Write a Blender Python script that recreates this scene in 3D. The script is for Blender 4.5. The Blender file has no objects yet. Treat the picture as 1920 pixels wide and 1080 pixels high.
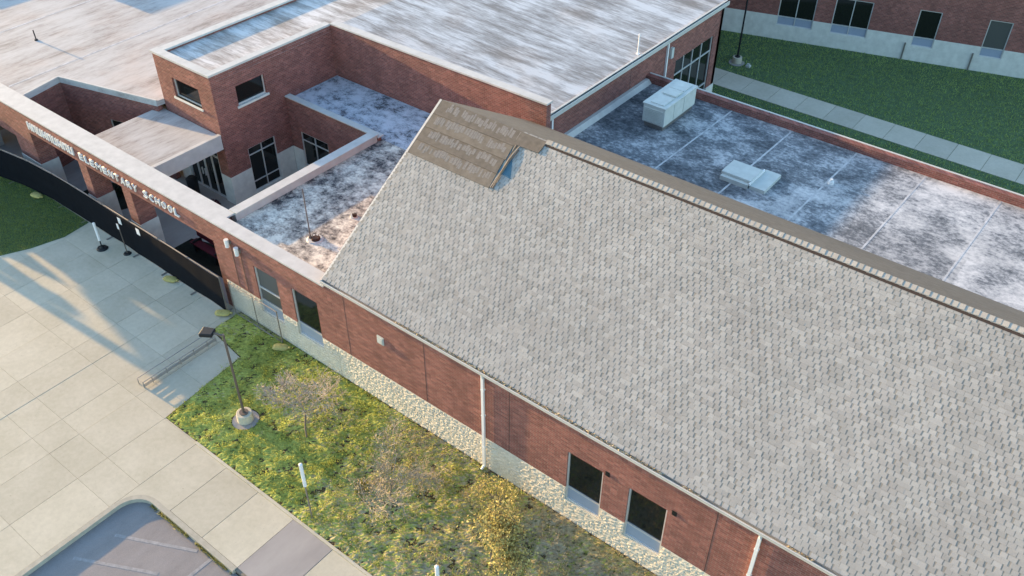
import bpy, math, random
import numpy as np
from mathutils import Matrix, Vector

rnd = random.Random(7)
nr = np.random.default_rng(11)
scn = bpy.context.scene
COL = scn.collection
R = math.radians

# ------------------------------------------------------------------ camera
CAM = (0.0, -14.06, 22.5)
AZ, DEP, ROLL, FPX = R(127.877), R(39.491), R(0.421), 1697.1


def cam_axes():
    f = np.array([math.cos(AZ) * math.cos(DEP), math.sin(AZ) * math.cos(DEP), -math.sin(DEP)])
    r = np.cross(f, [0, 0, 1]); r /= np.linalg.norm(r)
    d = np.cross(f, r)
    c, s = math.cos(ROLL), math.sin(ROLL)
    return c * r - s * d, s * r + c * d, f


CR, CD, CF = cam_axes()
cd = bpy.data.cameras.new('camera'); cam = bpy.data.objects.new('camera', cd); COL.objects.link(cam)
cd.sensor_width = 36; cd.lens = FPX / 1920 * 36; cd.clip_end = 3000; cd.clip_start = 0.5
M = Matrix.Identity(4)
for i in range(3):
    M[i][0], M[i][1], M[i][2], M[i][3] = CR[i], -CD[i], -CF[i], CAM[i]
cam.matrix_world = M
scn.camera = cam


def px(p):                     # world point -> photo pixel, used to rank repeated pieces by size
    q = np.asarray(p, float) - CAM
    z = q @ CF
    return 960 + FPX * (q @ CR) / z, 540 + FPX * (q @ CD) / z, z


# ------------------------------------------------------------------ light
SUN_AZ, SUN_EL = R(183.5), R(7.9)          # direction towards the sun: from -X, a little from the front
w = bpy.data.worlds.new('World'); scn.world = w; w.use_nodes = True
nt = w.node_tree
bg = nt.nodes['Background']
sky = nt.nodes.new('ShaderNodeTexSky'); sky.sky_type = 'NISHITA'; sky.sun_disc = False
sky.sun_elevation = SUN_EL; sky.sun_rotation = R(90) - SUN_AZ
sky.altitude = 200; sky.air_density = 1.0; sky.dust_density = 0.8; sky.ozone_density = 1.8
nt.links.new(sky.outputs[0], bg.inputs[0]); bg.inputs[1].default_value = 0.15
sl = bpy.data.lights.new('sun', 'SUN'); sun = bpy.data.objects.new('sun', sl); COL.objects.link(sun)
sl.energy = 3.3; sl.angle = R(0.53); sl.color = (1.0, 0.63, 0.27)
sd = Vector((math.cos(SUN_AZ) * math.cos(SUN_EL), math.sin(SUN_AZ) * math.cos(SUN_EL), math.sin(SUN_EL)))
sun.rotation_euler = sd.to_track_quat('Z', 'Y').to_euler(); sun.location = (-30, -10, 40)
vs = scn.view_settings
vs.view_transform = 'Standard'; vs.look = 'None'; vs.gamma = 1; vs.exposure = 2.28; vs.use_curve_mapping = False
scn.cycles.use_denoising = True

# ------------------------------------------------------------------ node helpers
class NT:
    def __init__(s, name):
        s.m = bpy.data.materials.new(name); s.m.use_nodes = True
        s.t = s.m.node_tree; s.b = s.t.nodes['Principled BSDF']
        s.pos = s.t.nodes.new('ShaderNodeNewGeometry').outputs['Position']
        s.sep = None

    def lk(s, a, b):
        if isinstance(a, (int, float)): b.default_value = a
        elif isinstance(a, tuple): b.default_value = a if len(a) != 3 or b.type == 'VECTOR' else a + (1,)
        else: s.t.links.new(a, b)

    def xyz(s):
        if s.sep is None:
            n = s.t.nodes.new('ShaderNodeSeparateXYZ'); s.lk(s.pos, n.inputs[0]); s.sep = n.outputs
        return s.sep

    def math(s, op, a, b=0.0, c=None):
        n = s.t.nodes.new('ShaderNodeMath'); n.operation = op
        s.lk(a, n.inputs[0]); s.lk(b, n.inputs[1])
        if c is not None: s.lk(c, n.inputs[2])
        return n.outputs[0]

    def comb(s, x, y, z=0.0):
        n = s.t.nodes.new('ShaderNodeCombineXYZ')
        s.lk(x, n.inputs[0]); s.lk(y, n.inputs[1]); s.lk(z, n.inputs[2]); return n.outputs[0]

    def scale(s, v, k):
        n = s.t.nodes.new('ShaderNodeVectorMath'); n.operation = 'MULTIPLY'
        s.lk(v, n.inputs[0]); n.inputs[1].default_value = k if isinstance(k, tuple) else (k, k, k); return n.outputs[0]

    def noise(s, sc, det=4, rough=.55, vec=None, dist=0.0):
        n = s.t.nodes.new('ShaderNodeTexNoise'); s.lk(vec if vec is not None else s.pos, n.inputs['Vector'])
        n.inputs['Scale'].default_value = sc; n.inputs['Detail'].default_value = det
        n.inputs['Roughness'].default_value = rough; n.inputs['Distortion'].default_value = dist
        return n.outputs['Fac']

    def white(s, vec):
        n = s.t.nodes.new('ShaderNodeTexWhiteNoise'); s.lk(vec, n.inputs['Vector']); return n.outputs['Value']

    def ramp(s, fac, stops):
        n = s.t.nodes.new('ShaderNodeValToRGB'); s.lk(fac, n.inputs[0])
        e = n.color_ramp.elements
        while len(e) < len(stops): e.new(0.5)
        for k, (p, c) in enumerate(stops):
            e[k].position = p; e[k].color = tuple(c) + (1,) if not isinstance(c, (int, float)) else (c, c, c, 1)
        return n.outputs[0]

    def mix(s, f, a, b, mode='MIX'):
        n = s.t.nodes.new('ShaderNodeMix'); n.data_type = 'RGBA'; n.blend_type = mode
        s.lk(f, n.inputs[0]); s.lk(a, n.inputs[6]); s.lk(b, n.inputs[7]); return n.outputs[2]

    def bump(s, h, strength=.5, dist=.02):
        n = s.t.nodes.new('ShaderNodeBump'); s.lk(h, n.inputs['Height'])
        n.inputs['Strength'].default_value = strength; n.inputs['Distance'].default_value = dist
        s.t.links.new(n.outputs[0], s.b.inputs['Normal'])

    def attr(s, name):
        n = s.t.nodes.new('ShaderNodeAttribute'); n.attribute_name = name; return n.outputs['Color']

    def done(s, col, rough=.85, metal=0.0, spec=.3):
        s.lk(col, s.b.inputs['Base Color']); s.lk(rough, s.b.inputs['Roughness'])
        s.b.inputs['Metallic'].default_value = metal; s.b.inputs['Specular IOR Level'].default_value = spec
        return s.m


MAT = {}


def simple(name, col, rough=.7, metal=0.0, spec=.25, var=.12, sc=9.0, bump=0.0):
    n = NT(name)
    f = n.noise(sc, 4)
    c = n.mix(1.0, col, n.ramp(f, [(.25, 1 - var), (.75, 1.0)]), 'MULTIPLY')
    if bump: n.bump(n.noise(sc * 6, 3), bump, .01)
    MAT[name] = n.done(c, rough, metal, spec); return MAT[name]


def m_brick():
    n = NT('brick')
    x, y, z = n.xyz()
    v = n.comb(n.math('ADD', x, y), z, 0.0)
    b = n.t.nodes.new('ShaderNodeTexBrick'); n.lk(v, b.inputs['Vector'])
    b.inputs['Scale'].default_value = 1.0; b.inputs['Brick Width'].default_value = .213; b.inputs['Row Height'].default_value = .077
    b.inputs['Mortar Size'].default_value = .006; b.inputs['Bias'].default_value = -.1
    b.inputs['Color1'].default_value = (.285, .104, .082, 1); b.inputs['Color2'].default_value = (.21, .079, .066, 1)
    b.inputs['Mortar'].default_value = (.29, .21, .18, 1)
    cell = n.comb(n.math('FLOOR', n.math('MULTIPLY', n.math('ADD', x, y), 4.69)), n.math('FLOOR', n.math('MULTIPLY', z, 12.99)), 0.0)
    c = n.mix(.8, b.outputs['Color'], n.ramp(n.white(cell), [(0, .72), (.8, 1.05), (1, 1.25)]), 'MULTIPLY')
    c = n.mix(.7, c, n.ramp(n.noise(.9, 5), [(.3, .80), (.7, 1.1)]), 'MULTIPLY')
    st = n.noise(1.3, 4, .6, n.scale(n.pos, (1.0, 1.0, .12)))
    c = n.mix(.5, c, n.ramp(st, [(.35, .78), (.6, 1.05)]), 'MULTIPLY')
    n.bump(n.math('SUBTRACT', 1.0, b.outputs['Fac']), .5, .006)
    MAT['brick'] = n.done(c, .9)


def m_stone():
    n = NT('stone')
    f = n.noise(14, 6, .7)
    c = n.ramp(f, [(.25, (.44, .40, .325)), (.5, (.60, .56, .465)), (.75, (.70, .66, .565))])
    c = n.mix(.6, c, n.ramp(n.noise(2.5, 3), [(.3, .8), (.7, 1.08)]), 'MULTIPLY')
    n.bump(n.noise(34, 4, .65), .5, .018)
    MAT['stone'] = n.done(c, .95)
    n = NT('smooth_stone')
    c = n.ramp(n.noise(3, 6, .6), [(.3, (.54, .54, .49)), (.7, (.68, .68, .62))])
    n.bump(n.noise(30, 4), .15, .01)
    MAT['smooth_stone'] = n.done(c, .9)


def m_concrete():
    n = NT('concrete')
    oi = n.t.nodes.new('ShaderNodeObjectInfo')
    c = n.ramp(n.noise(.7, 6, .6), [(.3, (.45, .415, .315)), (.7, (.53, .49, .385))])
    c = n.mix(.6, c, n.ramp(n.noise(6, 6, .7), [(.3, .84), (.62, 1.04)]), 'MULTIPLY')
    c = n.mix(.8, c, n.ramp(oi.outputs['Random'], [(0, .90), (1, 1.06)]), 'MULTIPLY')
    sp = n.ramp(n.noise(11, 2), [(.24, .55), (.31, 1.0)])
    c = n.mix(.55, c, sp, 'MULTIPLY')
    n.bump(n.noise(70, 3), .12, .006)
    MAT['concrete'] = n.done(c, .9)
    n = NT('grey_concrete')
    c = n.ramp(n.noise(1.2, 6, .6, n.scale(n.pos, (1, .35, 1))), [(.3, (.27, .25, .235)), (.7, (.36, .335, .31))])
    n.bump(n.noise(70, 3), .12, .006)
    MAT['grey_concrete'] = n.done(c, .9)


def m_asphalt():
    n = NT('asphalt')
    c = n.ramp(n.noise(1.1, 7, .65, n.scale(n.pos, (1.0, .45, 1))), [(.3, (.205, .19, .185)), (.7, (.285, .265, .255))])
    c = n.mix(.7, c, n.ramp(n.noise(55, 3, .7), [(.3, .72), (.7, 1.15)]), 'MULTIPLY')
    n.bump(n.noise(90, 3), .5, .008)
    MAT['asphalt'] = n.done(c, .92)


def m_membrane(name, light, mid, dark, stretch, sc, lo, hi, seam_axis=None, seam=2.75, off=0.0, warm=None):
    n = NT(name)
    v = n.scale(n.pos, stretch)
    f1 = n.noise(sc, 10, .72, v, 0.0)
    f2 = n.noise(sc * .28, 4, .5, n.pos)
    f3 = n.noise(sc * 6, 6, .75, v)
    f = n.math('ADD', n.math('MULTIPLY', f1, .52), n.math('ADD', n.math('MULTIPLY', f2, .22), n.math('MULTIPLY', f3, .26)))
    c = n.ramp(f, [(lo, dark), ((lo + hi) / 2, mid), (hi, light)])
    if warm:
        c = n.mix(n.ramp(n.noise(.45, 3), [(.5, 0.0), (.72, .75)]), c, warm, 'MULTIPLY')
    n.bump(f3, .25, .01)
    MAT[name] = n.done(c, .8)


def m_shingle(name='shingle', tint=(1.0, 1.0, 1.0)):
    n = NT(name)
    x, y, z = n.xyz()
    row = n.math('FLOOR', n.math('DIVIDE', n.math('ADD', y, .05), EXPO * COSP))
    off = n.math('MULTIPLY', n.math('FRACT', n.math('MULTIPLY', row, .618)), TABW)
    cell = n.math('FLOOR', n.math('DIVIDE', n.math('SUBTRACT', x, off), TABW))
    wv = n.white(n.comb(cell, row, 0.0))
    c = n.ramp(wv, [(0, (.29, .285, .265)), (.35, (.32, .315, .295)), (.75, (.345, .340, .318)), (1, (.375, .37, .347))])
    c = n.mix(.8, c, n.ramp(n.noise(.3, 5, .6), [(.3, .87), (.7, 1.08)]), 'MULTIPLY')
    c = n.mix(.5, c, n.ramp(n.noise(120, 2), [(.3, .75), (.7, 1.15)]), 'MULTIPLY')
    c = n.mix(.35, c, n.ramp(n.noise(1.7, 3), [(.4, (1, 1, 1)), (.7, (1.0, .96, .955))]), 'MULTIPLY')
    n.bump(n.noise(160, 2), .35, .004)
    c = n.mix(1.0, c, tint, 'MULTIPLY')
    MAT[name] = n.done(c, .95)


def m_attr(name, rough=.8, trans=0.0):
    n = NT(name)
    c = n.attr('col')
    m = n.done(c, rough, 0, .2)
    if trans:
        t = n.t.nodes.new('ShaderNodeBsdfTranslucent'); n.lk(c, t.inputs[0])
        a = n.t.nodes.new('ShaderNodeMixShader'); a.inputs[0].default_value = trans
        out = n.t.nodes['Material Output']
        n.t.links.new(n.b.outputs[0], a.inputs[1]); n.t.links.new(t.outputs[0], a.inputs[2]); n.t.links.new(a.outputs[0], out.inputs[0])
    MAT[name] = m


EXPO, TABW = .130, .19
RY0, RZ0, RYT, RZT = -.03, 4.29, 5.95, 8.20       # eave and ridge of the front slope
SL = (RZT - RZ0) / (RYT - RY0)
COSP = 1 / math.hypot(1, SL); SINP = SL * COSP
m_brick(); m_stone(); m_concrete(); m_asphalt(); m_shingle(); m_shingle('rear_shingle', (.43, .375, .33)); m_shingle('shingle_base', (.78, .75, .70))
m_membrane('roof_white', (.46, .455, .44), (.38, .365, .35), (.24, .225, .21), (1.0, .18, 1), 1.9, .39, .55, warm=(1.0, .91, .86))
m_membrane('roof_hall', (.62, .605, .585), (.40, .38, .36), (.24, .22, .20), (.15, 1.0, 1), 1.7, .43, .56, warm=(1.0, .92, .86))
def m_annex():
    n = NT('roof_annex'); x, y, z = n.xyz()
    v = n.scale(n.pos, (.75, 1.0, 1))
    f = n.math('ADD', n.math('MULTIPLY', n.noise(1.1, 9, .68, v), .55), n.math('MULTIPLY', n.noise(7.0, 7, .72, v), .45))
    g = n.math('MULTIPLY_ADD', n.noise(.33, 3), .5, n.math('MULTIPLY', n.math('ADD', x, 11.0), .012))      # uneven, paler towards +X
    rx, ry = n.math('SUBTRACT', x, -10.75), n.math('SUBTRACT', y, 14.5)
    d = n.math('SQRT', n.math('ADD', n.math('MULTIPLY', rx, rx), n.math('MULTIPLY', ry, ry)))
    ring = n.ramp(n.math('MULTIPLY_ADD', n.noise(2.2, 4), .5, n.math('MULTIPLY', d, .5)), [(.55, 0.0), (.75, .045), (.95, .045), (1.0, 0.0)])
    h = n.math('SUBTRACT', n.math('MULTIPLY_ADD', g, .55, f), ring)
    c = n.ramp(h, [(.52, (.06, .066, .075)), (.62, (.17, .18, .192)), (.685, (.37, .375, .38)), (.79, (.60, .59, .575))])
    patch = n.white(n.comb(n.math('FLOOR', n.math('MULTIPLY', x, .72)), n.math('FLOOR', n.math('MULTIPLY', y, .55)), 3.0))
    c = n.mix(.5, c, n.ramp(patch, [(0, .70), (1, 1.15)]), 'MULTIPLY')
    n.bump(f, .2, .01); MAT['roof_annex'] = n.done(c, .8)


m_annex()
m_membrane('roof_pale', (.55, .58, .62), (.38, .41, .45), (.07, .075, .085), (.8, 1.0, 1), 2.8, .42, .55)
m_membrane('roof_wing', (.76, .71, .60), (.40, .36, .31), (.05, .048, .052), (.9, 1.0, 1), 2.6, .42, .57)
simple('coping', (.58, .56, .52), .6, var=.22, sc=2.5)
simple('white_paint', (.78, .78, .76), .5, var=.08)
simple('gutter_paint', (.56, .54, .49), .5, var=.15, sc=5)
simple('frame_metal', (.62, .62, .60), .4, .3, var=.06)
simple('spandrel', (.30, .35, .43), .4, var=.06)
simple('steel', (.30, .28, .26), .45, .6, var=.25, sc=20)
simple('galvanised', (.36, .345, .32), .5, .4, var=.2, sc=12)
simple('dark_metal', (.02, .022, .024), .45, .2)
simple('pole_brown', (.16, .13, .11), .5, .3)
simple('black_fabric', (.010, .012, .016), .95, spec=.05, var=.3, sc=3)
simple('seam', (.62, .62, .62), .8, var=.5, sc=4)
simple('hvac', (.56, .59, .55), .6, var=.18, sc=3)
simple('teal_metal', (.10, .22, .26), .5, var=.2)
simple('underlay', (.195, .170, .138), .95, var=.35, sc=5, bump=.4)
simple('underlay_dark', (.17, .148, .122), .95, var=.35, sc=6, bump=.4)
simple('grit_strip', (.25, .232, .212), .95, var=.35, sc=16, bump=.4)
simple('blue_patch', (.07, .15, .20), .7)
simple('soil', (.09, .065, .045), .95, var=.5, sc=4, bump=.5)
simple('lawn', (.10, .16, .07), .95, var=.5, sc=3, bump=.5)
simple('mulch', (.018, .02, .014), .95, var=.5, sc=8, bump=.5)
simple('bag_yellow', (.50, .44, .16), .85, var=.4, sc=12, bump=.4)
simple('red_paint', (.09, .01, .018), .6)
simple('line_paint', (.36, .35, .345), .9, var=.4, sc=7)
simple('bark', (.20, .165, .13), .9, var=.4, sc=25)
simple('rust_drain', (.07, .035, .025), .8)
simple('kerb_stone', (.44, .41, .33), .9, var=.25, sc=5)
simple('joint_sand', (.24, .21, .165), .95, var=.3, sc=4)
simple('interior', (.015, .015, .016), .9)
simple('joint', (.06, .045, .04), .95)
m_attr('foliage', .75, .40); m_attr('turf', .95); m_attr('twig', .9); m_attr('litter', .95)
_n = NT('glass'); _n.bump(_n.noise(.7, 2), .03, .02)
MAT['glass'] = _n.done((.011, .012, .011), .06, 0, .5)

MAT['blind_glass'] = NT('blind_glass').done((.085, .085, .08), .12, 0, .5)

# ------------------------------------------------------------------ object helpers
WL = {}


def reg(o, org, parent):
    COL.objects.link(o); WL[o.name] = Vector(org)
    if parent is not None:
        o.parent = parent; o.location = Vector(org) - WL[parent.name]
    else: o.location = org
    return o


def tag(o, label=None, cat=None, group=None, kind=None):
    if label: o['label'] = label
    if cat: o['category'] = cat
    if group: o['group'] = group
    if kind: o['kind'] = kind
    return o


def thing(name, loc, label, cat, group=None):
    return tag(reg(bpy.data.objects.new(name, None), loc, None), label, cat, group)


class MB:
    def __init__(s): s.v = []; s.f = []; s.mi = []; s.cm = 0

    def quad(s, *p):
        k = len(s.v); s.v += [tuple(map(float, q)) for q in p]; s.f.append(tuple(range(k, k + len(p)))); s.mi.append(s.cm); return s

    def box(s, x0, x1, y0, y1, z0, z1):
        k = len(s.v)
        s.v += [(x0, y0, z0), (x1, y0, z0), (x1, y1, z0), (x0, y1, z0), (x0, y0, z1), (x1, y0, z1), (x1, y1, z1), (x0, y1, z1)]
        for q in ((0, 3, 2, 1), (4, 5, 6, 7), (0, 1, 5, 4), (1, 2, 6, 5), (2, 3, 7, 6), (3, 0, 4, 7)):
            s.f.append(tuple(k + i for i in q)); s.mi.append(s.cm)
        return s

    def prism(s, poly, z0, z1):
        k = len(s.v); n = len(poly)
        s.v += [(p[0], p[1], z0) for p in poly] + [(p[0], p[1], z1) for p in poly]
        s.f.append(tuple(range(k + n - 1, k - 1, -1))); s.f.append(tuple(range(k + n, k + 2 * n))); s.mi += [s.cm] * 2
        for i in range(n):
            j = (i + 1) % n
            s.f.append((k + i, k + j, k + n + j, k + n + i)); s.mi.append(s.cm)
        return s

    def tube(s, p0, p1, r0, r1=None, n=8, caps=True):
        r1 = r0 if r1 is None else r1
        p0, p1 = Vector(p0), Vector(p1); d = (p1 - p0)
        if d.length < 1e-6: return s
        d.normalize(); u = d.orthogonal().normalized(); v = d.cross(u); k = len(s.v)
        for p, r in ((p0, r0), (p1, r1)):
            for i in range(n):
                a = 2 * math.pi * i / n; s.v.append(tuple(p + u * (r * math.cos(a)) + v * (r * math.sin(a))))
        for i in range(n):
            j = (i + 1) % n; s.f.append((k + i, k + j, k + n + j, k + n + i)); s.mi.append(s.cm)
        if caps:
            s.f.append(tuple(range(k + n - 1, k - 1, -1))); s.f.append(tuple(range(k + n, k + 2 * n))); s.mi += [s.cm] * 2
        return s

    def path(s, pts, r, n=8):
        for a, b in zip(pts[:-1], pts[1:]): s.tube(a, b, r, r, n)
        return s

    def build(s, name, mat, parent=None, org=None, smooth=False, bevel=0.0):
        a = np.array(s.v)
        if org is None: org = ((a[:, 0].min() + a[:, 0].max()) / 2, (a[:, 1].min() + a[:, 1].max()) / 2, a[:, 2].min())
        me = bpy.data.meshes.new(name); me.from_pydata((a - np.array(org)).tolist(), [], s.f)
        for m in (mat if isinstance(mat, (list, tuple)) else [mat]): me.materials.append(MAT[m])
        if isinstance(mat, (list, tuple)): me.polygons.foreach_set('material_index', s.mi)
        if smooth: me.polygons.foreach_set('use_smooth', [True] * len(s.f))
        me.update()
        o = reg(bpy.data.objects.new(name, me), org, parent)
        if bevel:
            b = o.modifiers.new('bevel', 'BEVEL'); b.width = bevel; b.segments = 2; b.limit_method = 'ANGLE'
        return o


def bulk(name, V, F, mat, parent=None, col=None, org=(0, 0, 0)):
    """fast mesh: V (n,3), F (m,3 or 4) arrays, col per-vertex rgb"""
    me = bpy.data.meshes.new(name); n, m = len(V), len(F); k = F.shape[1]
    me.vertices.add(n); me.vertices.foreach_set('co', (V - np.array(org)).astype(np.float32).ravel())
    me.loops.add(m * k); me.loops.foreach_set('vertex_index', F.astype(np.int32).ravel())
    me.polygons.add(m); me.polygons.foreach_set('loop_start', np.arange(0, m * k, k, dtype=np.int32))
    me.update(calc_edges=True); me.validate(); me.polygons.foreach_set('use_smooth', np.zeros(len(me.polygons), bool))
    if col is not None:
        at = me.color_attributes.new('col', 'FLOAT_COLOR', 'POINT')
        at.data.foreach_set('color', np.concatenate([col, np.ones((n, 1))], 1).astype(np.float32).ravel())
    me.materials.append(MAT[mat])
    return reg(bpy.data.objects.new(name, me), org, parent)


def inst(name, me, org, parent, scale=(1, 1, 1)):
    o = bpy.data.objects.new(name, me); reg(o, org, parent); o.scale = scale; return o


def struct(o): o['kind'] = 'structure'; return o


def sbox(name, mat, *b):
    return struct(MB().box(*b).build(name, mat))


# smooth value noise for scatter colouring
def vnoise(x, y, sc, seed=0):
    g = np.random.default_rng(seed).random((64, 64))
    u, v = x * sc, y * sc
    i, j = np.floor(u).astype(int), np.floor(v).astype(int); a, b = u - i, v - j
    a, b = a * a * (3 - 2 * a), b * b * (3 - 2 * b)
    q = lambda p, r: g[p % 64, r % 64]
    return (q(i, j) * (1 - a) + q(i + 1, j) * a) * (1 - b) + (q(i, j + 1) * (1 - a) + q(i + 1, j + 1) * a) * b


# ================================================================== SETTING
WIN = [(-22.41, -21.19), (-20.44, -19.16), (-8.92, -7.73), (-6.91, -5.72), (-1.6, -.4)]   # windows of the front wall
struct(MB().box(-400, 400, -400, 400, -.6, -.18).build('ground', 'soil'))
# parking lot
struct(MB().box(-19.7, 60, -60, -7.28, -.17, -.15).build('parking_lot', 'asphalt'))
# kerb with rounded corner
arc = [(-19.84 + .9 - .9 * math.cos(t), -8.08 + .9 * math.sin(t)) for t in np.linspace(0, math.pi / 2, 9)]
inn = [(-19.84 + .9 - .74 * math.cos(t), -8.08 + .74 * math.sin(t)) for t in np.linspace(0, math.pi / 2, 9)]
kb = MB()
outp = [(-19.84, -30)] + arc + [(-15.17, -7.18)]
inp = [(-19.68, -30)] + inn + [(-15.17, -7.34)]
for i in range(len(outp) - 1):
    kb.prism([outp[i], inp[i], inp[i + 1], outp[i + 1]], -.17, .004)
struct(kb.build('kerb', 'kerb_stone'))
# faded paint on the asphalt
for pts in (((-16.13, -9.6), (-16.07, -7.4), .055), ((-19.2, -9.85), (-16.85, -8.65), .05), ((-18.95, -8.66), (-16.6, -7.5), .05)):
    (xa, ya), (xb, yb), hw = pts
    d = Vector((xb - xa, yb - ya)).normalized(); nx, ny = -d.y * hw, d.x * hw
    struct(MB().prism([(xa - nx, ya - ny), (xb - nx, yb - ny), (xb + nx, yb + ny), (xa + nx, ya + ny)], -.1495, -.1455).build('parking_line', 'line_paint'))

# paved plaza: every slab is its own piece, joints are real gaps
plaza = struct(MB().prism([(-60, -30), (-19.9, -30), (-19.9, -8.0), (-19.2, -7.25), (-8, -7.25), (-8, -5.0), (-18.5, -5.0), (-18.5, 2.0), (-60, 2.0)], -.17, -.03).build('plaza', 'joint_sand'))
xs = [-55.6 + 1.59 * i for i in range(20)]
xs = [x for x in xs if x < -25.9] + [-25.78, -24.2, -23.17, -21.57, -19.845]
ys = [-14.8, -12.6, -10.42, -8.22, -7.17, -5.05, -3.3, -1.6, 0.0]
for i in range(len(xs) - 1):
    for j in range(len(ys) - 1):
        x0, x1, y0, y1 = xs[i], xs[i + 1], ys[j], ys[j + 1]
        if x1 < -38.5 and y1 > -4: continue
        g = .006
        MB().box(x0 + g, x1 - g, y0 + .003, y1 - .003, -.10, rnd.uniform(-.003, .003)).build('slab', 'concrete', plaza)
edge = [-19.845, -18.3, -16.77, -15.16, -13.48, -11.9, -10.3, -8.7]
for i in range(len(edge) - 1):
    x0, x1 = edge[i] + .008, edge[i + 1] - .008
    g = 'grey_concrete' if i == 3 else 'concrete'
    if i == 0:
        MB().prism([(x0, -5.09), (x0, -8.05), *[(a, b - .004) for a, b in arc[1:]], (x1, -7.18), (x1, -5.09)], -.1, .001).build('slab', g, plaza)
    else:
        MB().box(x0, x1, -7.17, -5.09, -.10, rnd.uniform(-.003, .003)).build('slab', g, plaza)
MB().box(-19.9, -8, -5.085, -5.0, -.1, .035).build('edging', 'concrete', plaza)
# lawn sheets
LF = [(-23.9, .3), (-23.9, -1.35), (-21.95, -1.62), (-21.57, -5.0), (6, -5.0), (6, .3)]
struct(MB().prism(LF, -.12, .012).build('lawn_front', 'soil'))
LL = [(-60, -4.5), (-36.5, -4.45), (-35.2, -4.25), (-34.3, -3.85), (-33.8, -2.8), (-33.45, -1.5), (-33.6, -.30), (-60, -.30)]
struct(MB().prism(LL, -.12, .012).build('lawn_left', 'lawn'))
struct(MB().box(-60, 60, 18.9, 90, -.12, .004).build('lawn_back', 'lawn'))
walk = struct(MB().box(-60, 30, 27.86, 29.64, -.1, -.0).build('path', 'soil'))
for i in range(28):
    x0 = -36 + 1.55 * i
    MB().box(x0 + .01, x0 + 1.54, 27.84, 29.66, -.05, .03 + rnd.uniform(-.003, .003)).build('slab', 'concrete', walk)


# ================================================================== BUILDINGS
def wall_x(mb, y0, y1, x0, x1, z0, z1, holes=()):
    """wall running along X made of boxes round its openings; holes = (x0,x1,z0,z1)"""
    xs = sorted({x0, x1, *[min(max(h[0], x0), x1) for h in holes], *[min(max(h[1], x0), x1) for h in holes]})
    for a, b in zip(xs[:-1], xs[1:]):
        zs = sorted([(h[2], h[3]) for h in holes if h[0] <= a + 1e-6 and h[1] >= b - 1e-6])
        z = z0
        for lo, hi in zs:
            lo, hi = max(lo, z0), min(hi, z1)
            if lo > z: mb.box(a, b, y0, y1, z, lo)
            z = max(z, hi)
        if z < z1: mb.box(a, b, y0, y1, z, z1)
    return mb


def wall_y(mb, x0, x1, y0, y1, z0, z1, holes=()):
    t = wall_x(MB(), x0, x1, y0, y1, z0, z1, holes)
    k = len(mb.v); mb.v += [(y, x, z) for x, y, z in t.v]
    mb.f += [tuple(k + i for i in reversed(f)) for f in t.f]; mb.mi += t.mi
    return mb


def xf(p, o, ex, ey):         # local (along, out, up) -> world; out points away from the wall
    return (o[0] + ex[0] * p[0] + ey[0] * p[1], o[1] + ex[1] * p[0] + ey[1] * p[1], p[2])


def oriented(mb, o, ex, ey):
    mb.v = [xf(p, o, ex, ey) for p in mb.v]; return mb


def window(parent, o, ex, ey, wd, z0, z1, rec=.065, mull=(), trans=(), panel=None, fw=.05, frame='frame_metal', sill=False, glass='glass'):
    """window in local wall frame: frame bars proud of the glass, pane(s) behind, optional pale lower panel"""
    f = MB(); d0, d1 = -rec - .05, -rec + .025
    f.box(0, fw, d0, d1, z0, z1); f.box(wd - fw, wd, d0, d1, z0, z1)
    f.box(fw, wd - fw, d0, d1, z0, z0 + fw); f.box(fw, wd - fw, d0, d1, z1 - fw, z1)
    for m in mull: f.box(m - fw / 2, m + fw / 2, d0, d1 - .004, z0 + fw, z1 - fw)
    for t in trans: f.box(fw, wd - fw, d0, d1 - .008, t - fw / 2, t + fw / 2)
    if panel: f.box(fw, wd - fw, d0, d1 - .012, panel - .02, panel + .03)
    fo = oriented(f, o, ex, ey).build('window', frame, parent)
    xs_ = [0] + list(mull) + [wd]; zs_ = [panel or z0] + list(trans) + [z1]
    for a, b in zip(xs_[:-1], xs_[1:]):
        for c, d in zip(zs_[:-1], zs_[1:]):
            oriented(MB().box(a + .02, b - .02, -rec - .035, -rec - .02 + rnd.uniform(-.002, .002), c + .01, d - .01), o, ex, ey).build('pane', glass, fo)
    if panel: oriented(MB().box(.02, wd - .02, -rec - .03, -rec - .012, z0 + .01, panel), o, ex, ey).build('panel', 'spandrel', fo)
    oriented(MB().box(-.01, wd + .01, -.30, -rec - .06, z0 - .01, z1 + .01), o, ex, ey).build('backing', 'interior', fo)
    if sill: oriented(MB().box(-.08, wd + .08, -rec, .05, z0 - .09, z0 + .0), o, ex, ey).build('sill', 'smooth_stone', fo)
    return fo


EX, NX = (1, 0), (-1, 0)
FRONT = ((1, 0), (0, -1))          # wall facing -Y
RIGHT = ((0, 1), (1, 0))           # wall facing +X

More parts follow.
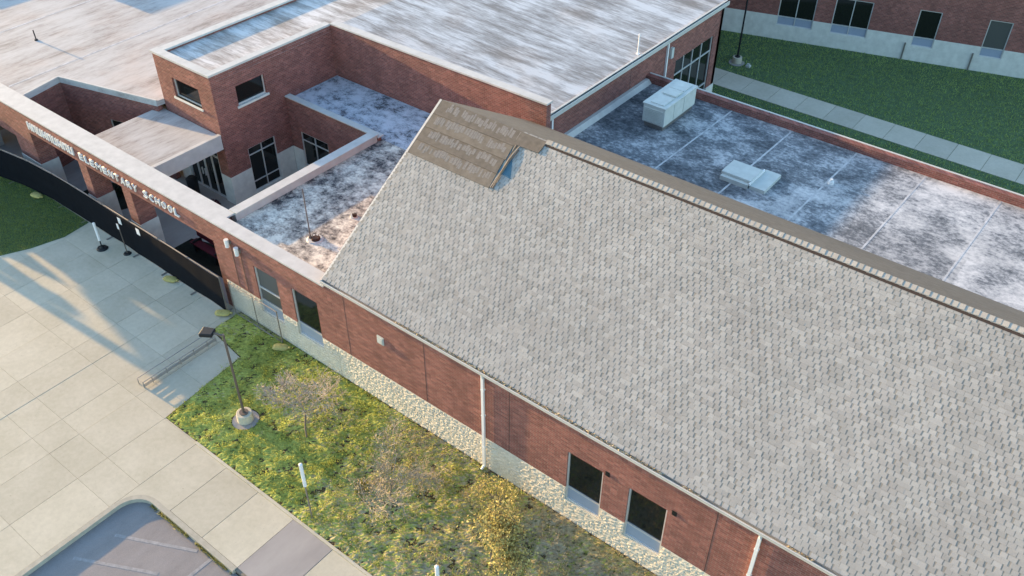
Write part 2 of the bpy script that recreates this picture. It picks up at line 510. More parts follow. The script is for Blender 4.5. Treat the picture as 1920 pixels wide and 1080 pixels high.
# ---------------------------------------------------------------- gabled wing
gw = thing('gabled_wing', (-8, 5, 0), 'long brick school wing with grey shingled gable roof and white gutter', 'building')
XL, XR = -18.6, 6.0
holes = [(a, b, .86, 2.95) for a, b in WIN if a > -19]
b = MB(); wall_x(b, .0, .30, -18.38, XR, 1.4, 4.20, holes)
b.build('wall', 'brick', gw)
wb = MB(); wb.box(-18.38, XR, 10.60, 10.85, 0, 5.15)
wb.prism([(-18.38, .3), (-18.12, .3), (-18.12, 10.6), (-18.38, 10.6)], 0, 4.2)
wb.prism([(XR - .25, .3), (XR, .3), (XR, 10.6), (XR - .25, 10.6)], 0, 4.2)
for xg in (-18.38, XR - .25):
    k = len(wb.v); P_ = [(0.3, 4.2), (10.6, 4.2), (10.6, 5.1), (5.95, 7.95), (.35, 4.35)]
    wb.v += [(xg, y, z) for y, z in P_] + [(xg + .25, y, z) for y, z in P_]
    wb.f += [tuple(range(k, k + 5)), tuple(range(k + 9, k + 4, -1))] + [(k + i, k + 5 + i, k + 5 + (i + 1) % 5, k + (i + 1) % 5) for i in range(5)]; wb.mi += [0] * 7
wb.build('rear_wall', 'brick', gw)
for xj in (-17.76, -14.3, -11.0, -4.4):
    MB().box(xj - .008, xj + .008, -.003, .002, 1.42, 4.05).build('expansion_joint', 'joint', gw)


# stone base of rough blocks ------------------------------------------------
def block_mesh(i):
    r_ = random.Random(i); nx, nz = 4, 3; m = MB()
    idx = {}
    for a in range(nx + 1):
        for c in range(nz + 1):
            ed = a in (0, nx) or c in (0, nz)
            y = -.003 if ed else -r_.uniform(.006, .019)
            idx[a, c] = len(m.v); m.v.append((a / nx - .5 + (0 if ed else r_.uniform(-.06, .06)), y, c / nz + (0 if ed else r_.uniform(-.07, .07))))
    for a in range(nx):
        for c in range(nz):
            m.f.append((idx[a, c], idx[a + 1, c], idx[a + 1, c + 1], idx[a, c + 1]))
    k = len(m.v); m.v += [(-.5, .05, 0), (.5, .05, 0), (.5, .05, 1), (-.5, .05, 1)]
    m.f += [tuple(idx[a, 0] for a in range(nx, -1, -1)) + (k, k + 1), tuple(idx[a, nz] for a in range(nx + 1)) + (k + 2, k + 3),
            tuple(idx[0, c] for c in range(nz + 1)) + (k + 3, k), tuple(idx[nx, c] for c in range(nz, -1, -1)) + (k + 1, k + 2)]
    me = bpy.data.meshes.new('stone'); me.from_pydata(m.v, [], m.f); me.materials.append(MAT['stone']); me.update()
    return me, m


BLK = [block_mesh(i) for i in range(8)]


def stones(base, x0, x1, keep, limit):
    rows = 10; rh = 1.38 / rows; items = []
    r_ = random.Random(int(x0 * 10))
    for k in range(rows):
        x = x0 + (.2 if k % 2 else 0) - .2
        while x < x1:
            wd = r_.choice((.16, .22, .28, .36)); a, c = max(x, x0), min(x + wd, x1); x += wd
            segs = [(a, c)]
            if (k + 1) * rh > .86:
                for wa, wb_ in WIN:
                    segs = [s for (p, q) in segs for s in (((p, min(q, wa)),) if p < wa else ()) + (((max(p, wb_), q),) if q > wb_ else ())]
            for p, q in segs:
                if q - p > .06: items.append((p, q, k * rh))
    for (p, q, z) in items:
        u, v, dep = px(((p + q) / 2, 0, z + .1)); vis = -40 < u < 1960 and -40 < v < 1110
        keep.append((0 if not vis else (q - p) / dep, p, q, z, rh, base))


stl = []
sb = MB(); wall_x(sb, .0, .30, -18.38, XR, 0, 1.4, holes); sbo = sb.build('stone_base', 'stone', gw)
stones(sbo, -18.38, XR, stl, 300)
MB().box(-18.38, XR, -.075, -.001, 1.372, 1.4).build('stone_cap', 'smooth_stone', gw) if False else None

for a, c in WIN:
    if a > -19: window(gw, (a, 0), *FRONT, c - a, .86, 2.95, .065, panel=1.40)
# roof decks
rf = MB(); rf.quad((XL, RY0, RZ0 - .02), (XR, RY0, RZ0 - .02), (XR, RYT, RZT - .02), (XL, RYT, RZT - .02))
rf.quad((XL, RY0, RZ0 - .16), (XL, RYT, RZT - .16), (XR, RYT, RZT - .16), (XR, RY0, RZ0 - .16))
rf.quad((XL, RY0, RZ0 - .16), (XL, RY0, RZ0 - .02), (XL, RYT, RZT - .02), (XL, RYT, RZT - .16))
rf.quad((XL, RY0, RZ0 - .16), (XR, RY0, RZ0 - .16), (XR, RY0, RZ0 - .02), (XL, RY0, RZ0 - .02))
roof = rf.build('roof', 'underlay', gw)
RYB, RZB = 11.0, 5.18
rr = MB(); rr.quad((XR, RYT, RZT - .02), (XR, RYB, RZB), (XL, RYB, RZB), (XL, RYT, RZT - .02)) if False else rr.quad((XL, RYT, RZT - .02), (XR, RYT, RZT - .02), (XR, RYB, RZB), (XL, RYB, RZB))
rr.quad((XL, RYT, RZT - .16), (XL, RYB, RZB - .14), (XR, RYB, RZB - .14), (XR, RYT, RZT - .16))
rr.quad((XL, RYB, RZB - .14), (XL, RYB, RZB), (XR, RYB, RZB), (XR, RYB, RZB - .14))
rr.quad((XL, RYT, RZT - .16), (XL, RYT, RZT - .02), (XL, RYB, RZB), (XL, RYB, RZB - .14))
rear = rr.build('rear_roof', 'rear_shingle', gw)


# shingle tabs
def tab_mesh(i):
    r_ = random.Random(100 + i)
    wd = r_.uniform(.135, .185); ln = EXPO * 1.12; t0, t1 = r_.uniform(.008, .013), .004
    a, c = -wd / 2, wd / 2
    sk = r_.uniform(-.012, .012)
    pts = [(a, 0, -.004), (c, 0, -.004), (c - sk, ln, -.004), (a + sk, ln, -.004), (a, 0, t0), (c, 0, t0), (c - sk, ln, t1), (a + sk, ln, t1)]
    V = [(p[0], p[1] * COSP - p[2] * SINP, p[1] * SINP + p[2] * COSP) for p in pts]
    F = [(4, 5, 6, 7), (0, 1, 5, 4), (1, 2, 6, 5), (3, 0, 4, 7)]
    me = bpy.data.meshes.new('shingle'); me.from_pydata(V, [], F); me.materials.append(MAT['shingle']); me.update()
    return me, np.array(V), np.array(F)


TAB = [tab_mesh(i) for i in range(10)]
nrow = int((RYT - RY0) / (EXPO * COSP)) + 1
UX0, UX1, UY = -18.45, -15.12, 4.16          # stripped patch near the ridge
tabs = []
for k in range(nrow):
    y = RY0 + k * EXPO * COSP
    if y > RYT - .10: continue
    row = math.floor((y + .02 + .05) / (EXPO * COSP)); off = ((row * .618) % 1.0) * TABW
    x = XL - ((XL - off) % TABW) + TABW / 2
    while x < XR - .1:
        if x > XL + .05 and not (x < UX1 + .02 and y > UY - .05):
            p = (x + rnd.uniform(-.015, .015), y, RZ0 + (y - RY0) * SL - .02)
            u, v, dep = px(p); vis = 0 < u < 1920 and 0 < v < 1080
            tabs.append(((1 / dep) if vis else 0, p, rnd.randrange(10)))
        x += TABW
tabs.sort(key=lambda t: -t[0])
for s_, p, i in tabs[:300]: inst('shingle', TAB[i][0], p, roof)
V, F, k = [], [], 0
for s_, p, i in tabs[300:]:
    V.append(TAB[i][1] + p); F.append(TAB[i][2] + k); k += 8
tag(bulk('shingles', np.concatenate(V), np.concatenate(F), 'shingle', roof), kind='stuff')
# course layer under the tabs (thin strips that step down at every row)
V, F, k = [], [], 0
for r_ in range(nrow):
    y = RY0 + r_ * EXPO * COSP
    if y > RYT - .10: continue
    x0 = UX1 - .02 if y > UY - .05 else XL
    for q in ((0, .006), (EXPO * 1.05, .001)):
        yy, zz = y + q[0] * COSP - q[1] * SINP, RZ0 - .02 + (y - RY0) * SL + q[0] * SINP + q[1] * COSP
        V += [(x0, yy, zz), (XR, yy, zz)]
    yy, zz = y + .004 * SINP, RZ0 - .02 + (y - RY0) * SL - .004 * COSP
    V += [(x0, yy, zz), (XR, yy, zz)]
    F += [(k, k + 1, k + 3, k + 2), (k + 4, k + 5, k + 1, k)]; k += 6
tag(bulk('shingle_courses', np.array(V), np.array(F), 'shingle_base', roof), kind='stuff')
# ridge caps
def cap_mesh():
    m = MB(); a = .115
    pts = []
    for x, h in ((-.11, .030), (.12, .045)):
        pts += [(x, -a, h - a * SL), (x, 0, h + .005), (x, a, h - a * SL), (x, -a, h - .022 - a * SL), (x, a, h - .022 - a * SL)]
    F = [(0, 5, 6, 1), (1, 6, 7, 2), (3, 8, 5, 0), (2, 7, 9, 4), (5, 8, 9, 7, 6), (0, 1, 2, 4, 3)]
    me = bpy.data.meshes.new('ridge_cap'); me.from_pydata(pts, [], F); me.materials.append(MAT['shingle']); me.update(); return me


cm = cap_mesh(); x = -14.1
vent = MB()
vent.quad((-14.2, RYT - .16, RZT - .16 * SL + .0), (XR, RYT - .16, RZT - .16 * SL), (XR, RYT, RZT + .02), (-14.2, RYT, RZT + .02))
vent.quad((-14.2, RYT, RZT + .02), (XR, RYT, RZT + .02), (XR, RYT + .16, RZT - .16 * .6), (-14.2, RYT + .16, RZT - .16 * .6))
vent.build('ridge_vent', 'joint', gw)
while x < XR - .1:
    inst('ridge_cap', cm, (x, RYT, RZT + .012 + rnd.uniform(-.003, .003)), gw); x += .17


def slp(x, y, h=0.0):          # a point h above the front slope
    return (x, y - h * SINP, RZ0 - .02 + (y - RY0) * SL + h * COSP)


def slope_sheet(mb, pts, h0, h1, bot=None):
    k = len(mb.v); n = len(pts)
    mb.v += [slp(p[0], p[1], (h0 if bot is None else bot)) for p in pts] + [slp(p[0], p[1], p[2] if len(p) > 2 else h1) for p in pts]
    mb.f.append(tuple(range(k + n, k + 2 * n))); mb.mi.append(mb.cm)
    for i in range(n):
        j = (i + 1) % n; mb.f.append((k + i, k + j, k + n + j, k + n + i)); mb.mi.append(mb.cm)
    return mb


# stripped patch: overlapping felt strips with rows of torn grit
np_ = 4; dy = (RYT - .03 - UY) / np_
for i in range(np_):
    y0 = UY + i * dy; y1 = min(y0 + dy * 1.04, RYT)
    x1 = UX1 + rnd.uniform(-.03, .03) + (.0 if i < 3 else .12)
    st = slope_sheet(MB(), [(XL + .06, y0, .030), (x1, y0, .034), (x1 - .05, y1, .012), (XL + .06, y1, .010)], 0, .02, .002).build('felt_strip', 'underlay' if i % 2 == 0 else 'underlay_dark', roof)
    x = XL + .25 + rnd.uniform(0, .2)
    while x < x1 - .2:          # short torn tabs in a row
        wd = rnd.uniform(.05, .12)
        if rnd.random() < .93:
            ya = y0 + dy * .42 + rnd.uniform(-.05, .05); yb = ya + dy * .50 + rnd.uniform(-.07, .04)
            hh = lambda yy: .034 - .022 * (yy - y0) / (y1 - y0)
            slope_sheet(MB(), [(x, ya, hh(ya)), (x + wd, ya, hh(ya)), (x + wd - .01, yb, hh(yb)), (x - .01, yb, hh(yb))], .005, .0, .004).build('torn_tab', 'grit_strip', st)
        x += wd + rnd.uniform(.010, .03) + (.06 if rnd.random() < .12 else 0)
# the loose strip running on along the ridge
slope_sheet(MB(), [(-15.2, RYT - .42, .04), (-14.25, RYT - .40, .05), (-14.2, RYT - .02, .03), (-15.2, RYT - .02, .03)], 0, .03, .002).build('felt_flap', 'underlay_dark', roof)
# exposed blue underlay and curled torn edge
slope_sheet(MB(), [(-15.15, 4.65, .012), (-14.62, 4.62, .012), (-14.95, 5.15, .012), (-15.15, 5.55, .012)], 0, .012, .0).build('blue_underlay', 'blue_patch', roof)
for j in range(4):
    pts = []
    for t in np.linspace(0, 1, 9):
        y = UY + .03 + t * (1.55 - .1 * j)
        pts.append(Vector(slp(UX1 + .03 + .03 * j + .06 * math.sin(t * 5 + j) * t, y, .030 + .012 * j * math.sin(math.pi * t))))
    m = MB()
    for p, q in zip(pts[:-1], pts[1:]):
        m.quad(p, p + Vector((.04, 0, .008)), q + Vector((.04, 0, .008)), q)
        m.quad(p + Vector((0, 0, -.006)), q + Vector((0, 0, -.006)), q + Vector((.04, 0, .002)), p + Vector((.04, 0, .002)))
    m.build('torn_edge', 'grit_strip' if j % 2 == 0 else 'dark_metal', roof)
# rake trim
m = MB()
slope_sheet(m, [(XL - .05, RY0), (XL + .03, RY0), (XL + .03, RYT), (XL - .05, RYT)], -.16, .004, -.15).build('rake_trim', 'gutter_paint', gw)
# gutter with leaf litter, and downspouts
g = MB(); gx0 = XL + .02
for (ya, za), (yb, zb) in (((-.16, 4.30), (-.16, 4.19)), ((-.16, 4.19), (-.03, 4.17)), ((-.03, 4.17), (-.03, 4.27))):
    g.quad((gx0, ya, za), (gx0, yb, zb), (XR, yb, zb), (XR, ya, za))
    n_ = (.006, 0) if abs(ya - yb) < .01 else (0, .006)
    g.quad((gx0, ya + n_[0], za + n_[1]), (XR, ya + n_[0], za + n_[1]), (XR, yb + n_[0], zb + n_[1]), (gx0, yb + n_[0], zb + n_[1]))
g.box(gx0, XR, -.182, -.150, 4.292, 4.312)
g.quad((gx0, -.16, 4.30), (gx0, -.03, 4.27), (gx0, -.03, 4.17), (gx0, -.16, 4.19))
gut = g.build('gutter', 'gutter_paint', gw)
nl = 9000
lx = nr.uniform(XL + .1, XR, nl); ly = nr.uniform(-.145, -.035, nl)
dens = vnoise(lx, lx * 0, .9, 3); keep = (dens > .34) & ~((lx > -18.6) & (lx < -17.9)) & ~((lx > -6.0) & (lx < -5.4))
lx, ly, dens = lx[keep], ly[keep], dens[keep]; n_ = len(lx)
lz = 4.235 + nr.random(n_) * .075 * np.clip((dens - .3) * 3, .3, 1)
dx = nr.normal(0, .02, (n_, 3, 3)); dx[:, :, 2] *= .5
V = (np.stack([lx, ly, lz], 1)[:, None] + dx).reshape(-1, 3); V[:, 1] = np.clip(V[:, 1], -.152, -.02)
lc = np.array([(.50, .40, .25), (.62, .53, .36), (.34, .25, .14), (.55, .47, .31)])[nr.integers(0, 4, n_)] * nr.uniform(.7, 1.2, (n_, 1))
tag(bulk('leaf_litter', V, np.arange(3 * n_).reshape(-1, 3), 'litter', gut, np.repeat(lc, 3, 0)), kind='stuff')
for xd in (-11.94, -3.25):
    m = MB(); m.box(xd - .045, xd + .045, -.095, -.025, .12, 4.0)
    m.path([(xd, -.06, 4.0), (xd, -.10, 4.16)], .045, 8); m.path([(xd, -.06, .14), (xd + .0, -.20, .06)], .042, 8)
    for zb in (1.0, 2.4, 3.5): m.box(xd - .06, xd + .06, -.10, .0, zb, zb + .04)
    m.build('downspout', 'white_paint', gw)
m = MB(); m.box(-16.32, -16.04, -.03, .0, 2.84, 3.15); m.box(-16.29, -16.07, -.055, -.03, 2.87, 3.12)
for z in (2.91, 2.97, 3.03): m.box(-16.28, -16.08, -.07, -.055, z, z + .03)
m.build('wall_vent', 'hvac', gw)
for xl in (-7.6, -5.52):
    m = MB(); m.box(xl - .07, xl + .07, -.012, .0, 2.90, 3.08); m.box(xl - .05, xl + .05, -.022, -.012, 2.92, 3.04); m.build('wall_light', 'dark_metal', gw)

# ---------------------------------------------------------------- entrance wing (flat roof, portico, courtyard)
ew = thing('entrance_wing', (-30, 4, 0), 'flat roofed brick entrance wing with pillared portico and small courtyard', 'building')
eh = [(a, b_, .86, 2.95) for a, b_ in WIN if a < -19]
wm = MB(); wall_x(wm, .0, .30, -24.32, -18.385, 1.4, 3.93, eh); wm.build('wall', 'brick', ew)
sm = MB(); wall_x(sm, .0, .30, -24.32, -18.385, 0, 1.4, eh); sbe = sm.build('stone_base', 'stone', ew)
stones(sbe, -24.32, -18.385, stl, 0)
for a, c in WIN:
    if a < -19: window(ew, (a, 0), *FRONT, c - a, .86, 2.95, .065, panel=1.40, trans=(2.0,) if a < -22 else (), glass='blind_glass' if a < -22 else 'glass')
stl.sort(key=lambda t: -t[0])
SV, SF = {}, {}
for i, (s_, p, q, z, rh, base) in enumerate(stl):
    bi = rnd.randrange(8)
    if i < 300 and s_ > 0:
        inst('stone', BLK[bi][0], ((p + q) / 2, -.002, z + .004), base, (q - p - .010, 1, rh - .010))
    else:
        v = np.array(BLK[bi][1].v) * np.array([q - p - .010, 1, rh - .010]) + np.array([(p + q) / 2, -.002, z + .004])
        m = SV.setdefault(base.name, (base, MB()))[1]; k = len(m.v)
        m.v += v.tolist(); m.f += [tuple(k + j for j in f) for f in BLK[bi][1].f]; m.mi += [0] * len(BLK[bi][1].f)
for base, m in SV.values(): tag(m.build('stones', 'stone', base), kind='stuff')
# portico beam and pillars
MB().box(-37.0, -24.32, .0, .78, 3.02, 3.93).build('beam', 'brick', ew)
MB().box(-75, -37.0, .0, .78, 2.32, 3.93).build('beam', 'brick', ew)
PIL = [(-33.36, -32.78), (-30.32, -29.74), (-38.6, -37.05), (-43.4, -42.6), (-49, -48)]
for a, c in PIL:
    p = MB().box(a, c, .02, .80, 1.4, 3.02 if a > -37 else 2.32).build('pillar', 'brick', ew)
    MB().box(a - .03, c + .03, -.01, .83, 0, 1.4).build('pillar_base', 'smooth_stone', p)
MB().box(-24.62, -24.322, .02, .78, 0, 3.02).build('pillar', 'brick', ew)
# coping along the front
c = MB(); c.box(-75, -24.12, -.05, .80, 3.93, 4.0); c.box(-24.12, -18.62, -.05, .46, 3.93, 4.0)
c.build('coping', 'coping', ew)
wm = MB(); wm.box(-24.12, -18.62, .30, .42, 3.60, 3.93); wm.build('parapet', 'brick', ew)
# low roof between courtyard, hall and gabled wing
MB().box(-24.05, -18.40, .42, 8.15, 3.45, 3.68).build('low_roof', 'roof_wing', ew)
MB().box(-29.68, -18.40, 8.151, 10.98, 3.45, 3.685).build('low_roof', 'roof_pale', ew)
m = MB(); m.box(-24.35, -24.06, .80, 7.9, 3.3, 3.98); m.build('courtyard_parapet', 'coping', ew)
m = MB(); m.box(-24.42, -24.0, .801, 7.95, 3.98, 4.03); m.build('parapet_cap', 'coping', ew)
m = MB(); m.box(-29.68, -24.06, 7.95, 8.13, 3.45, 3.86); m.build('courtyard_parapet', 'brick', ew)
m = MB(); m.box(-29.66, -23.98, 7.9, 8.2, 3.86, 3.91); m.build('parapet_cap', 'coping', ew)
m = MB(); wall_x(m, 7.97, 8.2, -29.68, -24.06, 1.4, 3.45, [(-29.04, -27.3, 0.0, 2.36)]); m.build('courtyard_wall', 'brick', ew)
m = MB(); wall_x(m, 7.94, 8.2, -29.68, -24.06, 0, 1.4, [(-29.04, -27.3, 0.17, 2.36)]); m.build('courtyard_base', 'smooth_stone', ew)
window(ew, (-29.04, 7.94), *FRONT, 1.74, .17, 2.36, .08, mull=(.87,), trans=(.66, 1.95), fw=.04)
m = MB(); m.box(-24.33, -24.08, .78, 7.95, 0, 3.3); m.build('courtyard_side_wall', 'brick', ew)
# roof of the west part with the light well cut out
hole = [(-38.35, .80), (-38.8, 2.72), (-33.5, 4.10)]
m = MB(); m.prism([(-75, .80), (-38.35, .80), (-38.8, 2.72), (-33.5, 4.10), (-33.46, 4.46), (-33.46, 40), (-75, 40)], 3.7, 3.94)
m.build('west_roof', 'roof_white', ew)
MB().prism([(-38.42, .80), (-38.35, .80), (-38.8, 2.72), (-38.86, 2.78)], 3.94, 3.985).build('well_cap', 'coping', ew)
MB().prism([(-38.86, 2.78), (-38.8, 2.72), (-33.5, 4.10), (-33.52, 4.17)], 3.94, 3.985).build('well_cap', 'coping', ew)
MB().prism([(-38.6, .80), (-38.36, .80), (-38.81, 2.74), (-39.05, 2.74)], 0, 3.7).build('well_wall', 'brick', ew)
we = Vector((5.3, 1.38)).normalized(); wn = (-we.y, we.x)
wl = MB(); L = 5.48; hl = [(2.4, 4.6, .25, 2.4)]
wall_x(wl, -.25, -.001, 0, L, 0, 3.7, hl)
oriented(wl, (-38.8, 2.72), (we.x, we.y), (-wn[0], -wn[1])).build('well_wall', 'brick', ew)
window(ew, (-38.8 + we.x * 2.4, 2.72 + we.y * 2.4), (we.x, we.y), (-wn[0], -wn[1]), 2.2, .25, 2.4, .06, mull=(.73, 1.46), trans=(1.9,), fw=.04)
for k in range(2):             # welted membrane seams
    x = -39.7 - 5.6 * k
    MB().prism([(x - .05, .9), (x + .05, .9), (x - .9, 26), (x - 1.0, 26)], 3.94, 3.9435).build('roof_seam', 'seam', ew)
# canopy over the doors
m = MB(); m.box(-33.9, -29.74, .80, 4.455, 2.82, 3.42); m.build('canopy', 'coping', ew)
m = MB(); m.box(-33.85, -29.9, .82, 4.40, 3.42, 3.45); m.build('canopy_roof', 'roof_white', ew)
m = MB(); m.box(-29.9, -29.72, .80, 4.45, 3.42, 3.50); m.build('canopy_trim', 'coping', ew)
# portico and courtyard floors
struct(MB().box(-44, -24.35, .01, 7.94, -.05, .006).build('courtyard_floor', 'grey_concrete'))
struct(MB().prism([(-29.2, .85), (-24.4, .85), (-24.4, 3.2), (-26.4, 3.4), (-27.6, 2.2), (-29.2, 1.7)], -.02, .03).build('planting_bed', 'mulch'))
struct(MB().prism([(-35.9, .85), (-33.4, .85), (-33.2, 1.5), (-34.4, 2.4), (-35.9, 2.0)], -.02, .03).build('planting_bed', 'mulch'))

# ---------------------------------------------------------------- hall with tower
hb = thing('hall_building', (-26, 16, 0), 'tall brick hall with square corner tower and streaked flat roof', 'building')
tw = MB()
wall_x(tw, 4.47, 4.75, -33.46, -29.71, 1.4, 6.08, [(-32.44, -30.66, 4.38, 5.25), (-32.75, -30.35, 0, 2.45)]); tw.build('tower_wall', 'brick', hb)
for xa_, xb_ in ((-33.46, -32.75), (-30.35, -29.69)): MB().box(xa_, xb_, 4.45, 4.75, 0, 1.4).build('tower_base', 'smooth_stone', hb)
tw = MB(); wall_y(tw, -29.99, -29.71, 4.75, 10.98, 1.4, 6.08, [(5.59, 7.08, 4.37, 5.25), (5.58, 7.06, .16, 2.32)]); tw.build('tower_wall', 'brick', hb)
tw = MB(); wall_y(tw, -29.99, -29.69, 4.751, 7.94, 0, 1.4, [(5.58, 7.06, .16, 2.32)]); tw.build('tower_base', 'smooth_stone', hb)
tw = MB(); tw.box(-33.46, -33.2, 4.75, 26.1, 0, 6.06); tw.box(-33.2, -18.2, 25.85, 26.1, 0, 5.2); tw.build('rear_wall', 'brick', hb)
MB().box(-36.0, -22.0, 26.11, 60, 0, 6.4).build('rear_shade_block', 'brick', hb)  # unseen block added to shade the back lawn
window(hb, (-32.44, 4.47), *FRONT, 1.78, 4.38, 5.25, .12, fw=.05, sill=True)
window(hb, (-29.71, 5.59), *RIGHT, 1.49, 4.37, 5.25, .12, fw=.05, sill=True)
window(hb, (-29.69, 5.58), *RIGHT, 1.48, .16, 2.32, .08, mull=(.74,), trans=(.62, 1.95), fw=.04)
# glazed entrance doors
dd = window(hb, (-32.75, 4.45), *FRONT, 2.40, .02, 2.45, .08, mull=(.6, 1.2, 1.8), trans=(2.1,), fw=.09, frame='frame_metal')
_w = WL[dd.name]; dd.name = 'entrance_doors'; WL[dd.name] = _w
for xh in (-31.65, -31.45): MB().box(xh - .015, xh + .015, 4.36, 4.42, .9, 1.25).build('door_handle', 'frame_metal', dd)
# front parapet wall over the low roof, right wall
m = MB(); m.box(-29.71, -17.88, 10.98, 11.26, 3.4, 6.12); m.build('parapet_wall', 'brick', hb)
m = MB(); m.box(-29.66, -18.2, 10.985, 11.25, 0, 3.4); m.build('lower_wall', 'brick', hb)
c = MB(); c.box(-29.66, -17.83, 10.93, 11.31, 6.12, 6.19); c.build('coping', 'coping', hb)
c = MB(); c.box(-33.52, -29.66, 4.41, 4.80, 6.08, 6.17); c.box(-30.0, -29.66, 4.80, 10.93, 6.08, 6.168); c.build('coping', 'coping', hb)
c = MB(); c.box(-33.52, -33.12, 4.80, 26.1, 6.06, 6.14); c.build('coping', 'coping', hb)
yw = 21.66
m = MB(); wall_y(m, -18.5, -18.2, 11.26, 26.1, 1.0, 5.22, [(yw, 25.33, .8, 3.86)]); m.build('side_wall', 'brick', hb)
m = MB(); wall_y(m, -18.5, -18.18, 19.3, 26.12, 0, 1.0, [(yw, 25.33, .8, 3.86)]); m.build('side_base', 'smooth_stone', hb)
window(hb, (-18.2, yw), *RIGHT, 3.67, .8, 3.86, .08, mull=(.89, 1.76, 2.64), trans=(1.3, 3.05), panel=None, fw=.06)
m = MB()                      # roof: level over the tower, falling to the gutter side
m.quad((-33.2, 4.75, 5.95), (-29.7, 4.75, 5.95), (-29.7, 26.1, 5.95), (-33.2, 26.1, 5.95))
m.quad((-29.7, 11.26, 5.95), (-18.15, 11.26, 5.36), (-18.15, 26.1, 5.36), (-29.7, 26.1, 5.95))
m.quad((-33.2, 4.75, 5.8), (-33.2, 26.1, 5.8), (-29.7, 26.1, 5.8), (-29.7, 4.75, 5.8))
m.quad((-29.7, 11.26, 5.8), (-29.7, 26.1, 5.8), (-18.15, 26.1, 5.22), (-18.15, 11.26, 5.22))
m.build('roof', 'roof_hall', hb)
g = MB(); g.box(-18.15, -18.02, 11.3, 26.15, 5.20, 5.22); g.box(-18.03, -18.0, 11.3, 26.15, 5.20, 5.38); g.box(-18.2, -18.12, 11.3, 26.15, 5.365, 5.40); g.build('gutter', 'gutter_paint', hb)
g = MB(); g.box(-18.12, -18.03, 11.3, 26.15, 5.22, 5.30); g.build('gutter_bed', 'teal_metal', hb)
for yd, z0 in ((20.65, .05), (11.75, 3.9)):
    m = MB(); m.box(-18.195, -18.11, yd - .05, yd + .05, z0, 5.2); m.build('downspout', 'white_paint', hb)
m = MB(); m.box(-18.2, -18.08, 20.95, 21.15, 4.25, 4.75); m.build('wall_box', 'hvac', hb)
m = MB(); m.box(-18.205, -18.195, 17.6, 17.62, 3.9, 5.2); m.build('expansion_joint', 'joint', hb)
m = MB(); m.tube((-18.35, 18.3, 5.36), (-18.35, 18.3, 6.3), .03); m.box(-18.42, -18.28, 18.23, 18.37, 5.36, 5.40); m.build('vent_stack', 'white_paint', hb)

# ---------------------------------------------------------------- annex with frosted flat roof
ax = thing('annex_building', (-8, 15, 0), 'low flat roofed brick annex behind the gable, roof mottled with frost', 'building')
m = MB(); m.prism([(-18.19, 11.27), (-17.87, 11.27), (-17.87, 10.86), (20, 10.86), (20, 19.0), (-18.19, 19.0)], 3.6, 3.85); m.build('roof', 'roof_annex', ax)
m = MB(); m.box(-18.19, 20, 19.0, 19.3, 0, 4.17); m.build('wall', 'brick', ax)
m = MB(); m.box(-18.17, 20, 19.24, 19.33, 4.17, 4.19); m.build('coping', 'gutter_paint', ax)
m = MB(); m.box(-18.19, -18.04, 12.0, 18.99, 3.85, 4.03)
m.quad((-18.04, 12.0, 4.03), (-17.88, 12.0, 3.853), (-17.88, 18.99, 3.853), (-18.04, 18.99, 4.03)); m.build('flashing', 'coping', ax)
for x in (-14.1, -11.35, -8.58, -5.86, -3.1, -.3):
    m = MB(); m.prism([(x - .035, 11.1), (x + .035, 11.1), (x + .235, 18.98), (x + .165, 18.98)], 3.85, 3.8535); m.build('roof_seam', 'seam', ax)

# ---------------------------------------------------------------- far building
A = R(16.2); fe = (math.cos(A), math.sin(A)); fn = (math.sin(A), -math.cos(A)); FO = (-20.52, 34.87)
fb = thing('far_building', (-13, 38, 0), 'brick building with pale base beyond the lawn and sidewalk', 'building')
FW = [(1.55, 3.58), (4.58, 6.58), (9.0, 10.15), (12.54, 13.7), (16.2, 17.35)]
fh = [(a, b_, .86, 2.93) for a, b_ in FW]
m = MB(); wall_x(m, -.3, -.001, -22, 34, 1.4, 5.5, fh); oriented(m, FO, fe, fn).build('wall', 'brick', fb)
m = MB(); wall_x(m, -.3, .02, -22, 34, 0, 1.4, fh); oriented(m, FO, fe, fn).build('base', 'smooth_stone', fb)
m = MB(); m.box(-22, 34, -9, -.3, 5.1, 5.5); m.box(-22, 34, -9, -8.7, 0, 5.1); m.box(-22, -21.7, -8.7, -.3, 0, 5.1); m.box(33.7, 34, -8.7, -.3, 0, 5.1); oriented(m, FO, fe, fn).build('roof', 'roof_white', fb)
for a, c in FW:
    window(fb, (FO[0] + fe[0] * a, FO[1] + fe[1] * a), fe, fn, c - a, .86, 2.93, .06, panel=1.36, mull=((c - a) / 2,) if c - a > 1.5 else (), glass='blind_glass' if 12 < a < 13 else 'glass')
for a in (8.72, 12.25):
    m = MB(); m.box(a - .04, a + .04, .02, .10, .0, 1.0); oriented(m, FO, fe, fn).build('downspout_boot', 'steel', fb)

# ================================================================== THINGS
# ---------------------------------------------------------------- sign lettering on the beam
sg = thing('sign_lettering', (-31.5, -.03, 3.02), 'white raised letters reading ELEMENTARY SCHOOL along the portico beam', 'sign')


def glyph(ch, x, hgt, wd):
    cu = bpy.data.curves.new('letter', 'FONT'); cu.body = ch; cu.size = hgt / .72; cu.extrude = .03; cu.resolution_u = 2; cu.offset = .002
    t = bpy.data.objects.new('tmp', cu); COL.objects.link(t)
    dg = bpy.context.evaluated_depsgraph_get(); me = bpy.data.meshes.new_from_object(t.evaluated_get(dg))
    COL.objects.unlink(t); bpy.data.objects.remove(t)
    co = np.array([v.co[:] for v in me.vertices])
    k = wd / max(np.ptp(co[:, 0]), .05) if ch != 'I' else 1.0
    cx = (co[:, 0].min() + co[:, 0].max()) / 2
    for v in me.vertices:
        a, b_, c_ = v.co; v.co = ((a - cx) * k, -c_, b_)
    me.materials.append(MAT['white_paint']); me.update()
    inst('letter', me, (x, -.035, 3.27), sg)


